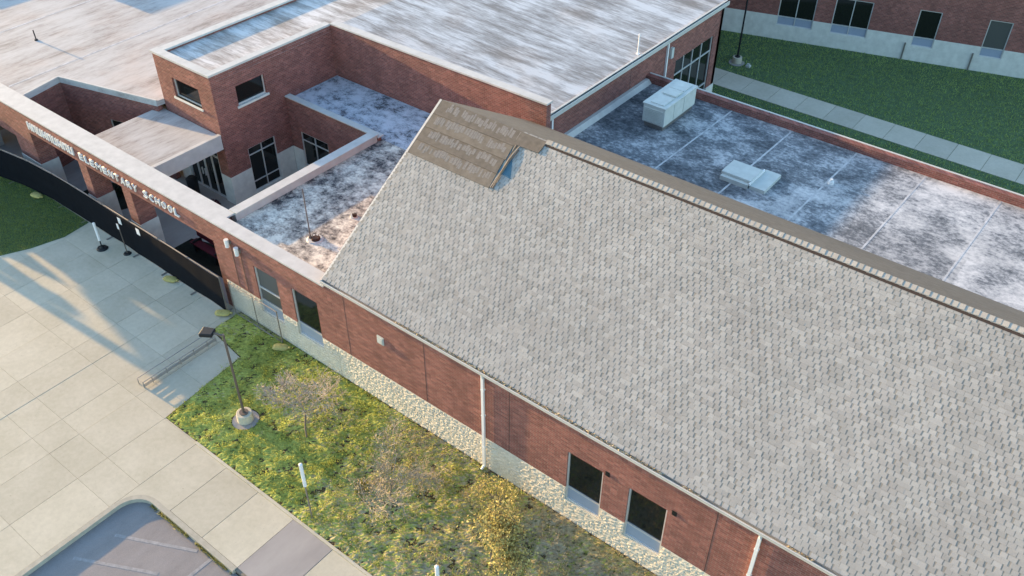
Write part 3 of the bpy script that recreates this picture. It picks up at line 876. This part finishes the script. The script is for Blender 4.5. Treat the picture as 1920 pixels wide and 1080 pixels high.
def word(txt, x0, x1):
    wts = [1.25 if ch in 'MW' else .55 if ch == 'I' else 1.0 for ch in txt]; k = (x1 - x0) / sum(wts); x = x0
    for ch, wt in zip(txt, wts):
        glyph(ch, x + k * wt / 2, .31, k * wt * .70); x += k * wt


word('SCHOOL', -28.66, -26.36)
word('ELEMENTARY', -33.0, -28.95)
x = -36.8                      # first word: strokes only, it cannot be read in the photograph
while x < -33.3:
    m = MB(); m.box(x, x + .075, -.065, -.005, 3.27, 3.63); m.box(x + .075, x + .23, -.062, -.006, 3.27 + .145 * (int(x * 10) % 3), 3.335 + .145 * (int(x * 10) % 3))
    m.box(x + .23, x + .30, -.065, -.005, 3.27, 3.63); m.build('letter', 'white_paint', sg); x += .39


def wall_lamp(x, z, label):
    t = thing('wall_lamp', (x, 0, z), label, 'wall lamp', 'wall lamps beside the portico')
    MB().tube((x, -.001, z), (x, -.04, z), .10, .10, 14).build('back_plate', 'steel', t)
    m = MB(); m.tube((x, -.12, z - .16), (x, -.12, z + .16), .075, .085, 14); m.tube((x, -.03, z), (x, -.12, z), .03, .03, 8); m.build('shade', 'white_paint', t)
    MB().box(x + .02, x + .035, -.018, -.002, 1.5, z - .1).build('conduit', 'pole_brown', t)


wall_lamp(-23.54, 3.46, 'white cylindrical wall lamp nearer the portico opening, higher of the two')
wall_lamp(-23.05, 3.32, 'white cylindrical wall lamp nearer the first window, lower of the two')


# ---------------------------------------------------------------- roof equipment
hv = thing('hvac_unit', (-15.77, 16.8, 3.85), 'pale green rooftop air handling unit on the frosted annex roof', 'hvac unit')
MB().box(-16.2, -15.33, 15.62, 18.05, 3.85, 4.06).build('curb', 'steel', hv)
body = MB().box(-16.28, -15.26, 15.54, 18.13, 4.06, 4.86).build('body', 'hvac', hv, bevel=.02)
m = MB(); m.box(-16.31, -15.23, 15.51, 18.16, 4.862, 4.91); m.build('top_panel', 'hvac', hv)
for y0_, y1_, h_ in ((15.7, 16.5, .035), (16.62, 17.2, .07), (17.3, 18.0, .03)):
    MB().box(-16.15 + rnd.uniform(0, .1), -15.42, y0_, y1_, 4.912, 4.912 + h_).build('roof_panel', 'hvac', hv, bevel=.012)
m = MB()
for k in range(9): m.box(-16.2, -15.36, 15.505, 15.54, 4.14 + .07 * k, 4.17 + .07 * k)
m.build('louvre', 'hvac', hv)
for y in (16.3, 17.1): MB().box(-15.26, -15.245, y, y + .72, 4.12, 4.80).build('access_door', 'hvac', hv)
MB().box(-16.55, -16.30, 16.9, 17.5, 3.85, 4.6).build('duct', 'hvac', hv)

sk = thing('roof_hatch', (-10.8, 14.6, 3.85), 'low pale metal roof hatch with stepped lid on the annex roof', 'roof hatch')
MB().box(-11.75, -10.62, 13.85, 15.0, 3.85, 4.02).build('curb', 'hvac', sk)
k_ = MB(); k_.box(-11.8, -10.58, 14.02, 15.04, 4.02, 4.13); k_.build('lid', 'hvac', sk, bevel=.02)
MB().box(-10.56, -9.95, 13.92, 15.35, 3.85, 4.0).build('side_box', 'hvac', sk)
MB().box(-10.60, -10.55, 13.9, 15.2, 4.0, 4.08).build('rail', 'white_paint', sk)

m = MB(); m.tube((-8.3, 16.2, 3.85), (-8.3, 16.2, 3.95), .12, .10, 12); m.tube((-8.3, 16.2, 3.95), (-8.3, 16.2, 4.05), .06, .05, 10)
tag(m.build('roof_vent', 'white_paint'), 'small white round vent on the frosted annex roof', 'roof vent')
m = MB(); m.tube((-21.2, 1.72, 3.68), (-21.2, 1.72, 5.75), .022, .018, 8); m.tube((-21.2, 1.72, 3.68), (-21.2, 1.72, 3.80), .07, .05, 10)
tag(m.build('antenna_mast', 'pole_brown'), 'thin tall mast standing on the low roof beside the gable', 'mast')


def drain(x, y, r, label):
    t = thing('roof_drain', (x, y, 3.68), label, 'roof drain', 'roof drains on the low roof')
    m = MB(); m.tube((x, y, 3.68), (x, y, 3.715), r, r * .85, 18); m.build('collar', 'coping', t)
    m = MB(); m.tube((x + .05, y, 3.715), (x + .05, y, 3.80), r * .55, r * .4, 14)
    for i in range(8):
        a = math.pi * i / 4; m.box(x + .05 + r * .5 * math.cos(a) - .01, x + .05 + r * .5 * math.cos(a) + .01, y + r * .5 * math.sin(a) - .01, y + r * .5 * math.sin(a) + .01, 3.715, 3.83)
    m.build('strainer', 'rust_drain', t)


drain(-21.05, 1.78, .30, 'larger rusty roof drain at the foot of the mast')
drain(-21.0, 3.6, .14, 'smaller rusty roof drain near the shingled rake edge')
m = MB(); m.tube((-43.2, 4.2, 3.94), (-43.2, 4.2, 4.45), .03, .03, 8); m.tube((-43.2, 4.2, 3.94), (-43.2, 4.2, 4.0), .09, .07, 10)
tag(m.build('vent_pipe', 'dark_metal'), 'short dark vent pipe on the pale roof at the far left', 'vent pipe')


t = thing('roof_shade_block', (-54, 12, 3.94), 'unseen box added to cast shade on the pale roof', 'shade block')  # out-of-view block, sized so its shadow reaches across the west roof
MB().box(-58, -52, 8.9, 30, 3.94, 5.3).build('wall', 'brick', t); MB().box(-58.05, -51.95, 8.85, 30.05, 5.3, 5.38).build('cap', 'coping', t)
MB().box(-58, -52, 4.8, 8.84, 3.94, 4.5).build('step', 'coping', t)


# ---------------------------------------------------------------- lamp posts
def lamp_post(x, y, h, arm, label, thick, mat='pole_brown'):
    t = thing('lamp_post', (x, y, 0), label, 'lamp post')
    MB().tube((x, y, 0), (x, y, .03), .44, .44, 24).build('concrete_apron', 'grey_concrete', t)
    p = MB(); p.tube((x, y, .03), (x, y, .38), .27, .26, 24); p.build('plinth', 'concrete', t, bevel=.02)
    m = MB(); m.tube((x, y, .38), (x, y, .42), .15, .15, 12); m.tube((x, y, .42), (x, y, h), thick, thick * .8, 10)
    m.build('pole', mat, t)
    a = Vector(arm); e = Vector((x, y, h)) + Vector((a.x, a.y, .03))
    m = MB(); m.tube((x, y, h - .05), (x + a.x * .45, y + a.y * .45, h), .035, .035, 8); m.build('arm', 'pole_brown', t)
    d = a.normalized(); nrm = Vector((-d.y, d.x))
    m = MB()
    for q, zt in ((.38, .10), (1.0, .06)): pass
    P0 = Vector((x + a.x * .42, y + a.y * .42)); P1 = Vector((x + a.x, y + a.y))
    k = [P0 + nrm * .16, P0 - nrm * .16, P1 - nrm * .19, P1 + nrm * .19]
    m.prism([(q.x, q.y) for q in k], h - .06, h + .07); m.build('lamp_head', 'dark_metal', t, bevel=.03)
    return t


lamp_post(-19.40, -3.42, 3.85, (-.62, -.34), 'lamp post on round concrete plinth in the weedy lawn', .046)
lamp_post(-19.18, 30.98, 5.6, (-.5, .3), 'dark lamp post on the rear lawn beyond the sidewalk', .055, 'dark_metal')
m = MB(); m.box(-18.55, -18.3, 30.8, 31.0, 0.004, .12); m.box(-18.50, -18.35, 30.84, 30.96, .12, .2)
tag(m.build('utility_box', 'hvac'), 'small pale utility box on the rear lawn beside the lamp post', 'utility box')


# ---------------------------------------------------------------- fences
FP = [(-24.30, -.31), (-26.2, -.29), (-28.1, -.27), (-30.0, -.27), (-31.9, -.26), (-33.8, -.25), (-35.6, -.27), (-37.3, -.36), (-39.1, -.60), (-41.0, -1.0), (-43.0, -1.6), (-45.0, -2.4)]
FH = 1.66
fc = thing('privacy_fence', (-30, -.3, 0), 'temporary fence covered in black windscreen fabric along the portico', 'fence')
for i, (x, y) in enumerate(FP):
    m = MB(); m.tube((x, y, 0), (x, y, FH + .04), .024, .024, 8); m.box(x - .04, x + .04, y - .28, y + .22, .0, .02); m.build('post', 'steel', fc)
for (xa, ya), (xb, yb) in zip(FP[:-1], FP[1:]):
    MB().tube((xa, ya, FH), (xb, yb, FH), .02, .02, 8).build('top_rail', 'steel', fc)
    m = MB(); n_ = 10
    for s_ in range(n_):
        for side in (0, 1):
            q = []
            for t, z in ((s_ / n_, .05), ((s_ + 1) / n_, .05), ((s_ + 1) / n_, FH - .03), (s_ / n_, FH - .03)):
                wv = .02 * math.sin(math.pi * t) * math.sin(2.2 * z + xa) + .002 * math.sin(13 * t + xa)
                sag = .03 * math.sin(math.pi * t) * (1 if z < .5 else -.6)
                q.append((xa + (xb - xa) * t, ya + (yb - ya) * t - .034 + wv - .006 * side, z - sag * (1 if z > .5 else -1)))
            m.quad(*(q if side else q[::-1]))
    m.build('fabric_panel', 'black_fabric', fc, smooth=True)
f2 = thing('chain_link_panel', (-22.6, -.2, 0), 'bare chain link fence panel standing close to the stone wall base', 'fence')
xa, xb, yf = -23.95, -21.3, -.19
for xq, rq in ((xa, .022), (xb, .022), (-22.62, .016)): MB().tube((xq, yf, .0), (xq, yf, 1.55), rq).build('post', 'steel', f2)
MB().tube((xa, yf, 1.53), (xb, yf, 1.53), .02).build('top_rail', 'steel', f2); MB().tube((xa, yf, .06), (xb, yf, .06), .022).build('bottom_rail', 'steel', f2)
m = MB(); st = .11
k = 0
while k * st < (xb - xa) + 1.47:
    o = k * st
    for sgn in (1, -1):
        x0 = max(0, o - 1.47); x1 = min(xb - xa, o); z0 = o - x0; z1 = o - x1
        if x1 > x0:
            a_, b_ = (xa + x0, xa + x1) if sgn > 0 else (xb - x0, xb - x1)
            m.tube((a_, yf, .06 + z0), (b_, yf, .06 + z1), .0028, None, 3, False)
    k += 1
tag(m.build('wire_mesh', 'steel', f2), kind='stuff')


def sandbag(x, y, rz, label, mat='bag_yellow'):
    V, F = [], []; nu, nv = 18, 9; r_ = random.Random(int(x * 100))
    for j in range(nv + 1):
        th = math.pi * j / nv
        for i in range(nu):
            ph = 2 * math.pi * i / nu
            sg_ = lambda a, e: math.copysign(abs(a) ** e, a)
            k = 1 + r_.uniform(-.04, .04)
            lx, ly, lz = .30 * sg_(math.cos(ph), .7) * sg_(math.sin(th), .6) * k, .17 * sg_(math.sin(ph), .7) * sg_(math.sin(th), .6) * k, .075 * math.cos(th) * k
            V.append((x + lx * math.cos(rz) - ly * math.sin(rz), y + lx * math.sin(rz) + ly * math.cos(rz), .085 + lz))
    for j in range(nv):
        for i in range(nu):
            F.append((j * nu + i, (j + 1) * nu + i, (j + 1) * nu + (i + 1) % nu, j * nu + (i + 1) % nu))
    m = MB(); m.v, m.f = V, F; m.mi = [0] * len(F)
    t = thing('sandbag', (x, y, 0), label, 'sandbag', 'sandbags weighing down the fence feet')
    m.build('bag', mat, t, smooth=True)
    m = MB(); e = (x + .31 * math.cos(rz), y + .31 * math.sin(rz))
    m.tube((e[0] - .04 * math.cos(rz), e[1] - .04 * math.sin(rz), .09), (e[0] + .05 * math.cos(rz), e[1] + .05 * math.sin(rz), .10), .02, .055, 8); m.build('tied_end', mat, t)


sandbag(-24.30, -.52, R(35), 'yellow sandbag at the end post of the black fence')
sandbag(-27.55, -.52, R(20), 'yellow sandbag on the plaza beside the middle of the black fence')
sandbag(-21.15, -.42, R(30), 'yellow sandbag in the grass at the end of the chain link panel')
sandbag(-37.15, -.62, R(10), 'yellow sandbag on the shaded lawn by the black fence')


def notice(x, y, z, label):
    t = thing('notice', (x, y, z), label, 'notice', 'notices tied to the black fence')
    MB().box(x - .11, x + .11, y - .012, y, z - .15, z + .15).build('sheet', 'white_paint', t)
    for dx in (-.09, .09): MB().tube((x + dx, y - .014, z + .13), (x + dx, y + .05, z + .13), .006, .006, 5).build('tie', 'dark_metal', t)


notice(-30.64, -.335, 1.40, 'white notice tied on the black fence left of the dark post')
notice(-29.37, -.335, 1.44, 'white notice tied on the black fence right of the dark post')
t = thing('fence_sign_post', (-30.4, -.55, 0), 'slim dark post with small white plate standing in front of the black fence', 'post')
m = MB(); m.tube((-30.4, -.55, .04), (-30.4, -.55, 1.5), .022, .022, 8); m.build('pole', 'pole_brown', t)
m = MB(); m.tube((-30.4, -.55, 0), (-30.4, -.55, .05), .17, .13, 14); m.build('base', 'dark_metal', t)
MB().box(-30.46, -30.34, -.59, -.575, 1.25, 1.5).build('plate', 'white_paint', t)


def marker_post(x, y, h, z1, base, label):
    t = thing('marker_post', (x, y, 0), label, 'marker post', 'white topped marker posts')
    MB().tube((x, y, .03), (x, y, z1 + .03), .026, .026, 8).build('pole', 'steel' if not base else 'dark_metal', t)
    m = MB(); m.tube((x, y, z1), (x, y, h), .055, .055, 12); m.tube((x, y, h), (x, y, h + .03), .055, .02, 12); m.build('sleeve', 'white_paint', t)
    if base:
        m = MB(); m.tube((x, y, 0), (x, y, .07), .24, .18, 18); m.tube((x, y, .07), (x, y, .12), .10, .06, 12); m.build('rubber_base', 'dark_metal', t)
    else: MB().tube((x, y, 0), (x, y, .05), .05, .04, 8).build('foot', 'steel', t)


marker_post(-31.5, -.99, 1.28, .42, True, 'white marker post with round black rubber base on the shaded plaza')
marker_post(-14.74, -4.72, 2.5, 1.55, False, 'tall white topped marker post at the lawn edge by the grey slab')
marker_post(-9.55, -4.80, 2.5, 1.55, False, 'white topped marker post at the bottom edge near the yellow tree')

# ---------------------------------------------------------------- low bicycle rack beside the lawn
br = thing('bike_rack', (-23.2, -3.1, 0), 'long low steel bicycle rack casting striped shadows beside the lawn corner', 'bike rack')
ya, yb = -4.62, -1.62
for x, z in ((-23.62, .27), (-23.30, .27)):
    MB().path([(x, ya, .0), (x, ya, z), (x, yb, z), (x, yb, .0)], .017, 8).build('rail', 'galvanised', br)
for y in (ya, yb): MB().tube((-23.62, y, .26), (-23.30, y, .26), .016).build('end_bar', 'galvanised', br)
for z in (.06, .106, .152): MB().tube((-23.30, ya, z), (-23.30, yb, z), .018, .018, 8).build('bar', 'galvanised', br)
for y in np.linspace(ya + .35, yb - .35, 5): MB().box(-23.31, -23.29, y - .01, y + .01, 0.0, .27).build('upright', 'steel', br)

# ---------------------------------------------------------------- courtyard things
t = thing('litter_bin', (-31.9, 3.9, 0), 'dark round litter bin by the entrance doors', 'litter bin')
MB().tube((-31.9, 3.9, .006), (-31.9, 3.9, .8), .22, .25, 16).build('body', 'dark_metal', t); MB().tube((-31.9, 3.9, .8), (-31.9, 3.9, .9), .26, .14, 16).build('lid', 'dark_metal', t)
t = thing('courtyard_bench', (-27.6, 1.35, 0), 'dark red bench inside the portico behind the black fence', 'bench')
MB().box(-28.5, -26.7, 1.2, 1.55, .42, .47).build('seat', 'red_paint', t); MB().box(-28.5, -26.7, 1.6, 1.65, .55, .85).build('backrest', 'red_paint', t)
for x in (-28.3, -26.9): MB().box(x - .03, x + .03, 1.22, 1.63, 0.006, .55).build('leg', 'dark_metal', t)


# ---------------------------------------------------------------- foliage helpers
def rand_dirs(n, up=.3):
    v = nr.normal(size=(n, 3)); v[:, 2] = np.abs(v[:, 2]) * .6 + up
    return v / np.linalg.norm(v, axis=1)[:, None]


def leaf_cloud(name, P, size, cols, parent=None, kind=None, org=(0, 0, 0)):
    n = len(P); a = nr.normal(size=(n, 3)); a /= np.linalg.norm(a, axis=1)[:, None]
    b = np.cross(a, nr.normal(size=(n, 3))); b /= np.linalg.norm(b, axis=1)[:, None]
    s = size * nr.uniform(.6, 1.4, (n, 1))
    V = np.stack([P - a * s, P + b * s * .55, P + a * s, P - b * s * .55], 1).reshape(-1, 3)
    C_ = np.repeat(cols, 4, 0)
    o = bulk(name, V, np.arange(4 * n).reshape(-1, 4), 'foliage', parent, C_, org)
    if kind: o['kind'] = kind
    return o


def blades(name, X, Y, Z, h, wd, lean, cols, parent=None):
    n = len(X); az = nr.uniform(0, 2 * math.pi, n); la = nr.uniform(0, 2 * math.pi, n)
    base = np.stack([X, Y, Z], 1); sd_ = np.stack([np.cos(az), np.sin(az), 0 * az], 1) * wd[:, None] / 2
    tip = base + np.stack([np.cos(la) * lean * h, np.sin(la) * lean * h, h], 1)
    V = np.stack([base - sd_, base + sd_, tip], 1).reshape(-1, 3)
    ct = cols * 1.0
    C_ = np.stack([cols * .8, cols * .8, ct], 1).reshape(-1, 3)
    return tag(bulk(name, V, np.arange(3 * n).reshape(-1, 3), 'foliage', parent, C_), kind='stuff')


def in_poly(x, y, poly):
    c = np.zeros(len(x), bool); n = len(poly); j = n - 1
    for i in range(n):
        (xi, yi), (xj, yj) = poly[i], poly[j]
        k = ((yi > y) != (yj > y)) & (x < (xj - xi) * (y - yi) / (yj - yi + 1e-12) + xi); c ^= k; j = i
    return c


PAL = dict(green=np.array([.33, .37, .085]), lime=np.array([.46, .50, .13]), tan=np.array([.50, .43, .22]), grey=np.array([.40, .355, .24]), dark=np.array([.035, .06, .022]), gold=np.array([.42, .30, .06]))


def front_cols(x, y, n):
    a = vnoise(x, y, .55, 21); b_ = vnoise(x, y, 1.9, 22); c = vnoise(x, y, .9, 23)
    dry = np.clip((x + 16.6) / 3.2, 0, 1) * .85 + np.exp(-((x + 17.6) ** 2 / 1.8 + (y + 1.7) ** 2 / .9)) * .8
    dry = np.clip(dry * (.35 + 1.0 * a) + (b_ - .5) * .35, 0, 1)
    near = np.clip((y + 3.2) / 1.2, 0, 1)
    green = PAL['green'] + (PAL['lime'] - PAL['green']) * np.clip(b_ * 1.4 - .1, 0, 1)[:, None]
    dryc = PAL['tan'] + (PAL['grey'] - PAL['tan']) * np.clip(c * 1.6 - .3, 0, 1)[:, None]
    pick = nr.random(n) < dry * (.62 + .38 * near) * .95
    col = np.where(pick[:, None], dryc, green)
    dk = nr.random(n) < .03; col[dk] = PAL['dark']
    return col * nr.uniform(.7, 1.3, (n, 1))


def turf_h(x, y):
    q = vnoise(x, y, 2.6, 31) * .55 + vnoise(x, y, 6.0, 32) * .45
    e = np.clip((y + 5.0) / .25, 0, 1) * np.clip(-y / .2, 0, 1)
    return .012 + e * .095 * np.clip(q - .28, 0, 1) ** .9


gx, gy = np.meshgrid(np.arange(-23.9, 5.9, .06), np.arange(-5.0, .02, .06), indexing='ij')
gxf, gyf = gx.ravel() + nr.normal(0, .012, gx.size), np.clip(gy.ravel() + nr.normal(0, .012, gx.size), -5.0, -.01)
gz = turf_h(gxf, gyf) + nr.normal(0, .010, gx.size).clip(-.01, .03)
na, nb_ = gx.shape
ii = (np.arange(na - 1)[:, None] * nb_ + np.arange(nb_ - 1)[None]).ravel()
Fq = np.stack([ii, ii + nb_, ii + nb_ + 1, ii + 1], 1)
inside = in_poly(gxf, gyf, LF) | (gxf > -21.4)
Fq = Fq[inside[Fq].all(1) & (np.hypot(gxf[Fq].mean(1) + 19.4, gyf[Fq].mean(1) + 3.42) > .46)]
tag(bulk('turf', np.stack([gxf, gyf, gz], 1), Fq, 'turf', None, front_cols(gxf, gyf, gx.size) * .8), kind='stuff')
N = 120000
x = nr.uniform(-23.9, 1.0, N); y = nr.uniform(-5.0, -.02, N)
lump = vnoise(x, y, 3.3, 31) * .6 + vnoise(x, y, 7.5, 32) * .4
ok = in_poly(x, y, LF) & (np.hypot(x + 19.4, y + 3.42) > .47) & (nr.random(N) < .25 + lump * 1.1)
x, y, lump = x[ok], y[ok], lump[ok]; n = len(x)
h = (.035 + .08 * np.clip(lump - .25, 0, 1)) * nr.uniform(.6, 1.4, n) * np.where(y < -4.8, .55, 1)
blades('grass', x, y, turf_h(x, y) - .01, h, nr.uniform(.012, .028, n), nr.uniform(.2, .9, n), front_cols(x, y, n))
# broad leaved weeds in mounds
cl = []
for i in range(900):
    cx, cy = rnd.uniform(-23.5, 1), rnd.uniform(-4.85, -.15)
    if not in_poly(np.array([cx]), np.array([cy]), LF)[0] or math.hypot(cx + 19.4, cy + 3.42) < .6: continue
    dryness = min(max((cx + 17) / 5, 0), 1)
    if rnd.random() < dryness * .55: continue
    k = rnd.randrange(14, 40); r = rnd.uniform(.08, .24)
    p = nr.normal(size=(k, 3)) * [r * .55, r * .55, r * .4]; p[:, 2] = np.abs(p[:, 2]) + .03
    cl.append(p * [1, 1, .6] + [cx, cy, .02 + float(turf_h(np.array([cx]), np.array([cy]))[0])])
P_ = np.concatenate(cl)
leaf_cloud('weeds', P_, .022, front_cols(P_[:, 0], P_[:, 1], len(P_)) * 1.05, kind='stuff')
# lawns
N = 60000
x = nr.uniform(-46, -33.3, N); y = nr.uniform(-4.5, -.32, N); ok = in_poly(x, y, LL); x, y = x[ok], y[ok]; n = len(x)
c = 1.7 * (PAL['green'] * .29 + PAL['dark'] * .9 + .02 * vnoise(x, y, .8, 41)[:, None] * np.array([1, 1.2, .3])) * nr.uniform(.7, 1.3, (n, 1))
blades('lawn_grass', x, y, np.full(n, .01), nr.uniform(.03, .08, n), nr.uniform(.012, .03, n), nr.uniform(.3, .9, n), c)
N = 110000
x = nr.uniform(-22, 12, N); y = nr.uniform(19.4, 47, N)
ok = ~((y > 27.8) & (y < 29.7)) & ((y - 34.87) < (x + 20.52) * math.tan(A) - .05) & ((x > -18.1) | (y > 26.2)); x, y = x[ok], y[ok]; n = len(x)
c = 2.9 * (PAL['green'] * .22 + PAL['dark'] * 1.2 + .03 * vnoise(x, y, .45, 42)[:, None] * np.array([1, 1.2, .3])) * nr.uniform(.7, 1.3, (n, 1))
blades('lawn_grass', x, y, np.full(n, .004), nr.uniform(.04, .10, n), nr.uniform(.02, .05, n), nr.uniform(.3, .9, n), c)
# weeds along the kerb
N = 1500
x = nr.uniform(-19.0, -15.2, N); y = -7.35 - np.abs(nr.normal(0, .03, N)); ok = vnoise(x, x * 0, 3, 5) > .42; x, y = x[ok], y[ok]; n = len(x)
blades('kerb_weeds', x, y, np.full(n, -.15), nr.uniform(.03, .16, n), nr.uniform(.01, .025, n), nr.uniform(.2, .8, n), (PAL['tan'] * .5 + PAL['green'] * .5) * nr.uniform(.5, 1.2, (n, 1)))


# trees ---------------------------------------------------------------------
def tree(name, x, y, h, spread, label, seed, barkc, leaf=None, nleaf=0, size=.045, depth=5, lean=(0, 0)):
    r_ = random.Random(seed); t = thing(name, (x, y, 0), label, 'tree', 'young trees on the front lawn')
    tr = MB(); tw = MB(); tips = []

    def grow(p, d, L, rad, lv):
        q = p
        segs = 3
        for s in range(segs):
            d2 = (d + Vector((r_.gauss(0, .12), r_.gauss(0, .12), r_.gauss(.02, .08)))).normalized()
            e = q + d2 * (L / segs); ra, rb = max(rad * (1 - .25 * s / segs), .0055), max(rad * (1 - .25 * (s + 1) / segs), .004)
            (tr if lv == 0 else tw).tube(q, e, ra, rb, 6 if lv < 2 else 3, lv == 0); q, d = e, d2
            if lv >= 2: tips.append(q.copy())
            if lv >= 1 and lv < depth and s < segs - 1 and r_.random() < .8:
                side = (d + Vector((r_.gauss(0, .8), r_.gauss(0, .8), r_.gauss(.15, .4)))).normalized(); grow(q, side, L * r_.uniform(.5, .75), rb * .55, lv + 1)
        if lv < depth:
            for k in range(r_.choice((2, 3)) if lv else 5):
                side = (d * .8 + Vector((r_.gauss(0, .55), r_.gauss(0, .55), r_.gauss(.1, .25))) * (spread if lv < 2 else 1)).normalized()
                grow(q, side, L * r_.uniform(.55, .85), rb * .62, lv + 1)

    grow(Vector((x, y, -.02)), Vector((lean[0], lean[1], 1)).normalized(), h * .30, .035, 0)
    tr.build('trunk', 'bark', t)
    V = np.array(tw.v); m = MB(); m.v, m.f, m.mi = tw.v, tw.f, tw.mi
    o = m.build('crown', 'twig', t)
    at = o.data.color_attributes.new('col', 'FLOAT_COLOR', 'POINT')
    cc = np.concatenate([np.array(barkc) * nr.uniform(.6, 1.25, (len(V), 1)), np.ones((len(V), 1))], 1)
    at.data.foreach_set('color', cc.astype(np.float32).ravel())
    if nleaf:
        T = np.array([list(p) for p in tips]); P_ = T[nr.integers(0, len(T), nleaf)] + nr.normal(0, .10, (nleaf, 3)); P_[:, 2] = np.maximum(P_[:, 2], .05)
        cols = np.array(leaf)[nr.integers(0, len(leaf), nleaf)] * nr.uniform(.65, 1.25, (nleaf, 1))
        leaf_cloud('leaves', P_, size, cols, t, org=(x, y, 0))
    return t


tree('bare_tree', -17.25, -2.68, 3.7, 2.2, 'bare grey twiggy young tree beside the lamp post plinth', 4, (.36, .33, .295), [(.42, .36, .28), (.36, .32, .25)], 500, .03, lean=(-.12, .05))
tree('tan_tree', -13.3, -2.85, 3.3, 2.2, 'nearly bare tan twiggy young tree in the middle of the lawn', 9, (.36, .32, .25), [(.46, .39, .24), (.40, .34, .20)], 1100, .03, lean=(-.05, .08))
tree('yellow_tree', -9.5, -2.7, 3.0, 3.2, 'young tree with bright yellow autumn leaves near the downspout', 16, (.16, .12, .07), [(.62, .55, .20), (.70, .62, .26), (.50, .44, .18), (.44, .43, .17)], 5000, .038, lean=(-.05, .05))


def shrub(x, y, r, n, cols, label, seed):
    t = thing('shrub', (x, y, 0), label, 'shrub', 'low shrubs in the front lawn')
    m = MB(); r_ = random.Random(seed)
    for k in range(14):
        a = r_.uniform(0, 6.28); m.tube((x + r_.gauss(0, .03), y + r_.gauss(0, .03), 0), (x + r * .8 * math.cos(a) * r_.random(), y + r * .8 * math.sin(a) * r_.random(), r * r_.uniform(.8, 1.5)), .008, .003, 4)
    m.build('stems', 'bark', t)
    p = rand_dirs(n, .1) * (nr.uniform(.35, 1, (n, 1)) ** .6) * [r, r, r * 1.35]; p[:, 2] = np.abs(p[:, 2]) + .04
    leaf_cloud('leaves', p + [x, y, 0], .035, np.array(cols)[nr.integers(0, len(cols), n)] * nr.uniform(.6, 1.25, (n, 1)), t, org=(x, y, 0))


shrub(-14.35, -3.05, .28, 260, [(.10, .12, .03), (.20, .19, .05)], 'small green shrub at the foot of the tan tree', 3)
shrub(-10.75, -1.0, .8, 1100, [(.58, .52, .20), (.46, .42, .18), (.34, .33, .16)], 'golden shrub against the stone base right of the downspout', 5)
shrub(-26.2, 2.3, .45, 500, [(.015, .03, .012), (.02, .04, .015)], 'dark evergreen shrub in the courtyard bed', 6)
shrub(-34.6, 1.6, .42, 500, [(.015, .03, .012), (.02, .04, .015)], 'dark evergreen shrub in the portico bed at the far left', 8)
shrub(-30.35, 3.75, .30, 400, [(.12, .01, .03), (.05, .02, .02)], 'dark red shrub beside the tower corner in the courtyard', 9)

# ---------------------------------------------------------------- unseen walls, roof and leaves added to shade the plaza
cw = thing('plaza_shade_caster', (-48, -2.8, 0), 'unseen porch with flat roof and hedge at the left of the plaza', 'shade_porch')
MB().box(-50.0, -47.0, -3.45, -.02, 0, 2.72).build('wall', 'brick', cw)
MB().box(-50.0, -47.0, -2.55, -.02, 2.72, 3.12).build('wall', 'brick', cw)
MB().box(-50.0, -47.0, -3.45, -.02, 3.12, 3.80).build('wall', 'brick', cw)
MB().box(-50.0, -46.98, -5.60, -3.46, 3.50, 3.80).build('shade_roof', 'coping', cw)
MB().box(-47.3, -47.0, -5.58, -5.25, 0, 3.50).build('post', 'brick', cw)
hd = thing('shade_hedge', (-47.2, -4.4, 0), 'unseen added hedge between the porch post and wall', 'shade_hedge')
m = MB()
for k in range(16): m.tube((-47.3 + rnd.uniform(-.2, .2), -5.15 + k * .11, 0), (-47.3 + rnd.uniform(-.2, .2), -5.15 + k * .11, 1.9), .015, .006, 5)
m.build('stems', 'bark', hd)
n = 9000
p = np.stack([nr.uniform(-47.6, -47.0, n), nr.uniform(-5.2, -3.45, n), nr.uniform(.1, 1, n) ** .8 * 2.0], 1)
p[:, 2] *= .82 + .45 * vnoise(p[:, 1], p[:, 0] * 0, 2.6, 77)
leaf_cloud('leaves', p, .05, np.array([[.03, .05, .018]]) * nr.uniform(.6, 1.4, (n, 1)), hd, org=(-47.2, -4.4, 0))
p = np.stack([nr.uniform(-47.4, -47.0, 6000), nr.uniform(-5.2, -3.45, 6000), nr.uniform(2.0, 3.27, 6000)], 1)
p = p[((p[:, 2] > 3.12 - (p[:, 1] + 5.2) * .62) & (vnoise(p[:, 1], p[:, 2], 3.0, 78) > .22)) | (vnoise(p[:, 1], p[:, 2], 2.5, 79) > .66)]
leaf_cloud('shade_leaves', p, .07, np.array([[.03, .05, .018]]) * nr.uniform(.6, 1.4, (len(p), 1)), hd, org=(-47.2, -4.4, 0))  # added leaves, cut to outline the sun patches on the plaza
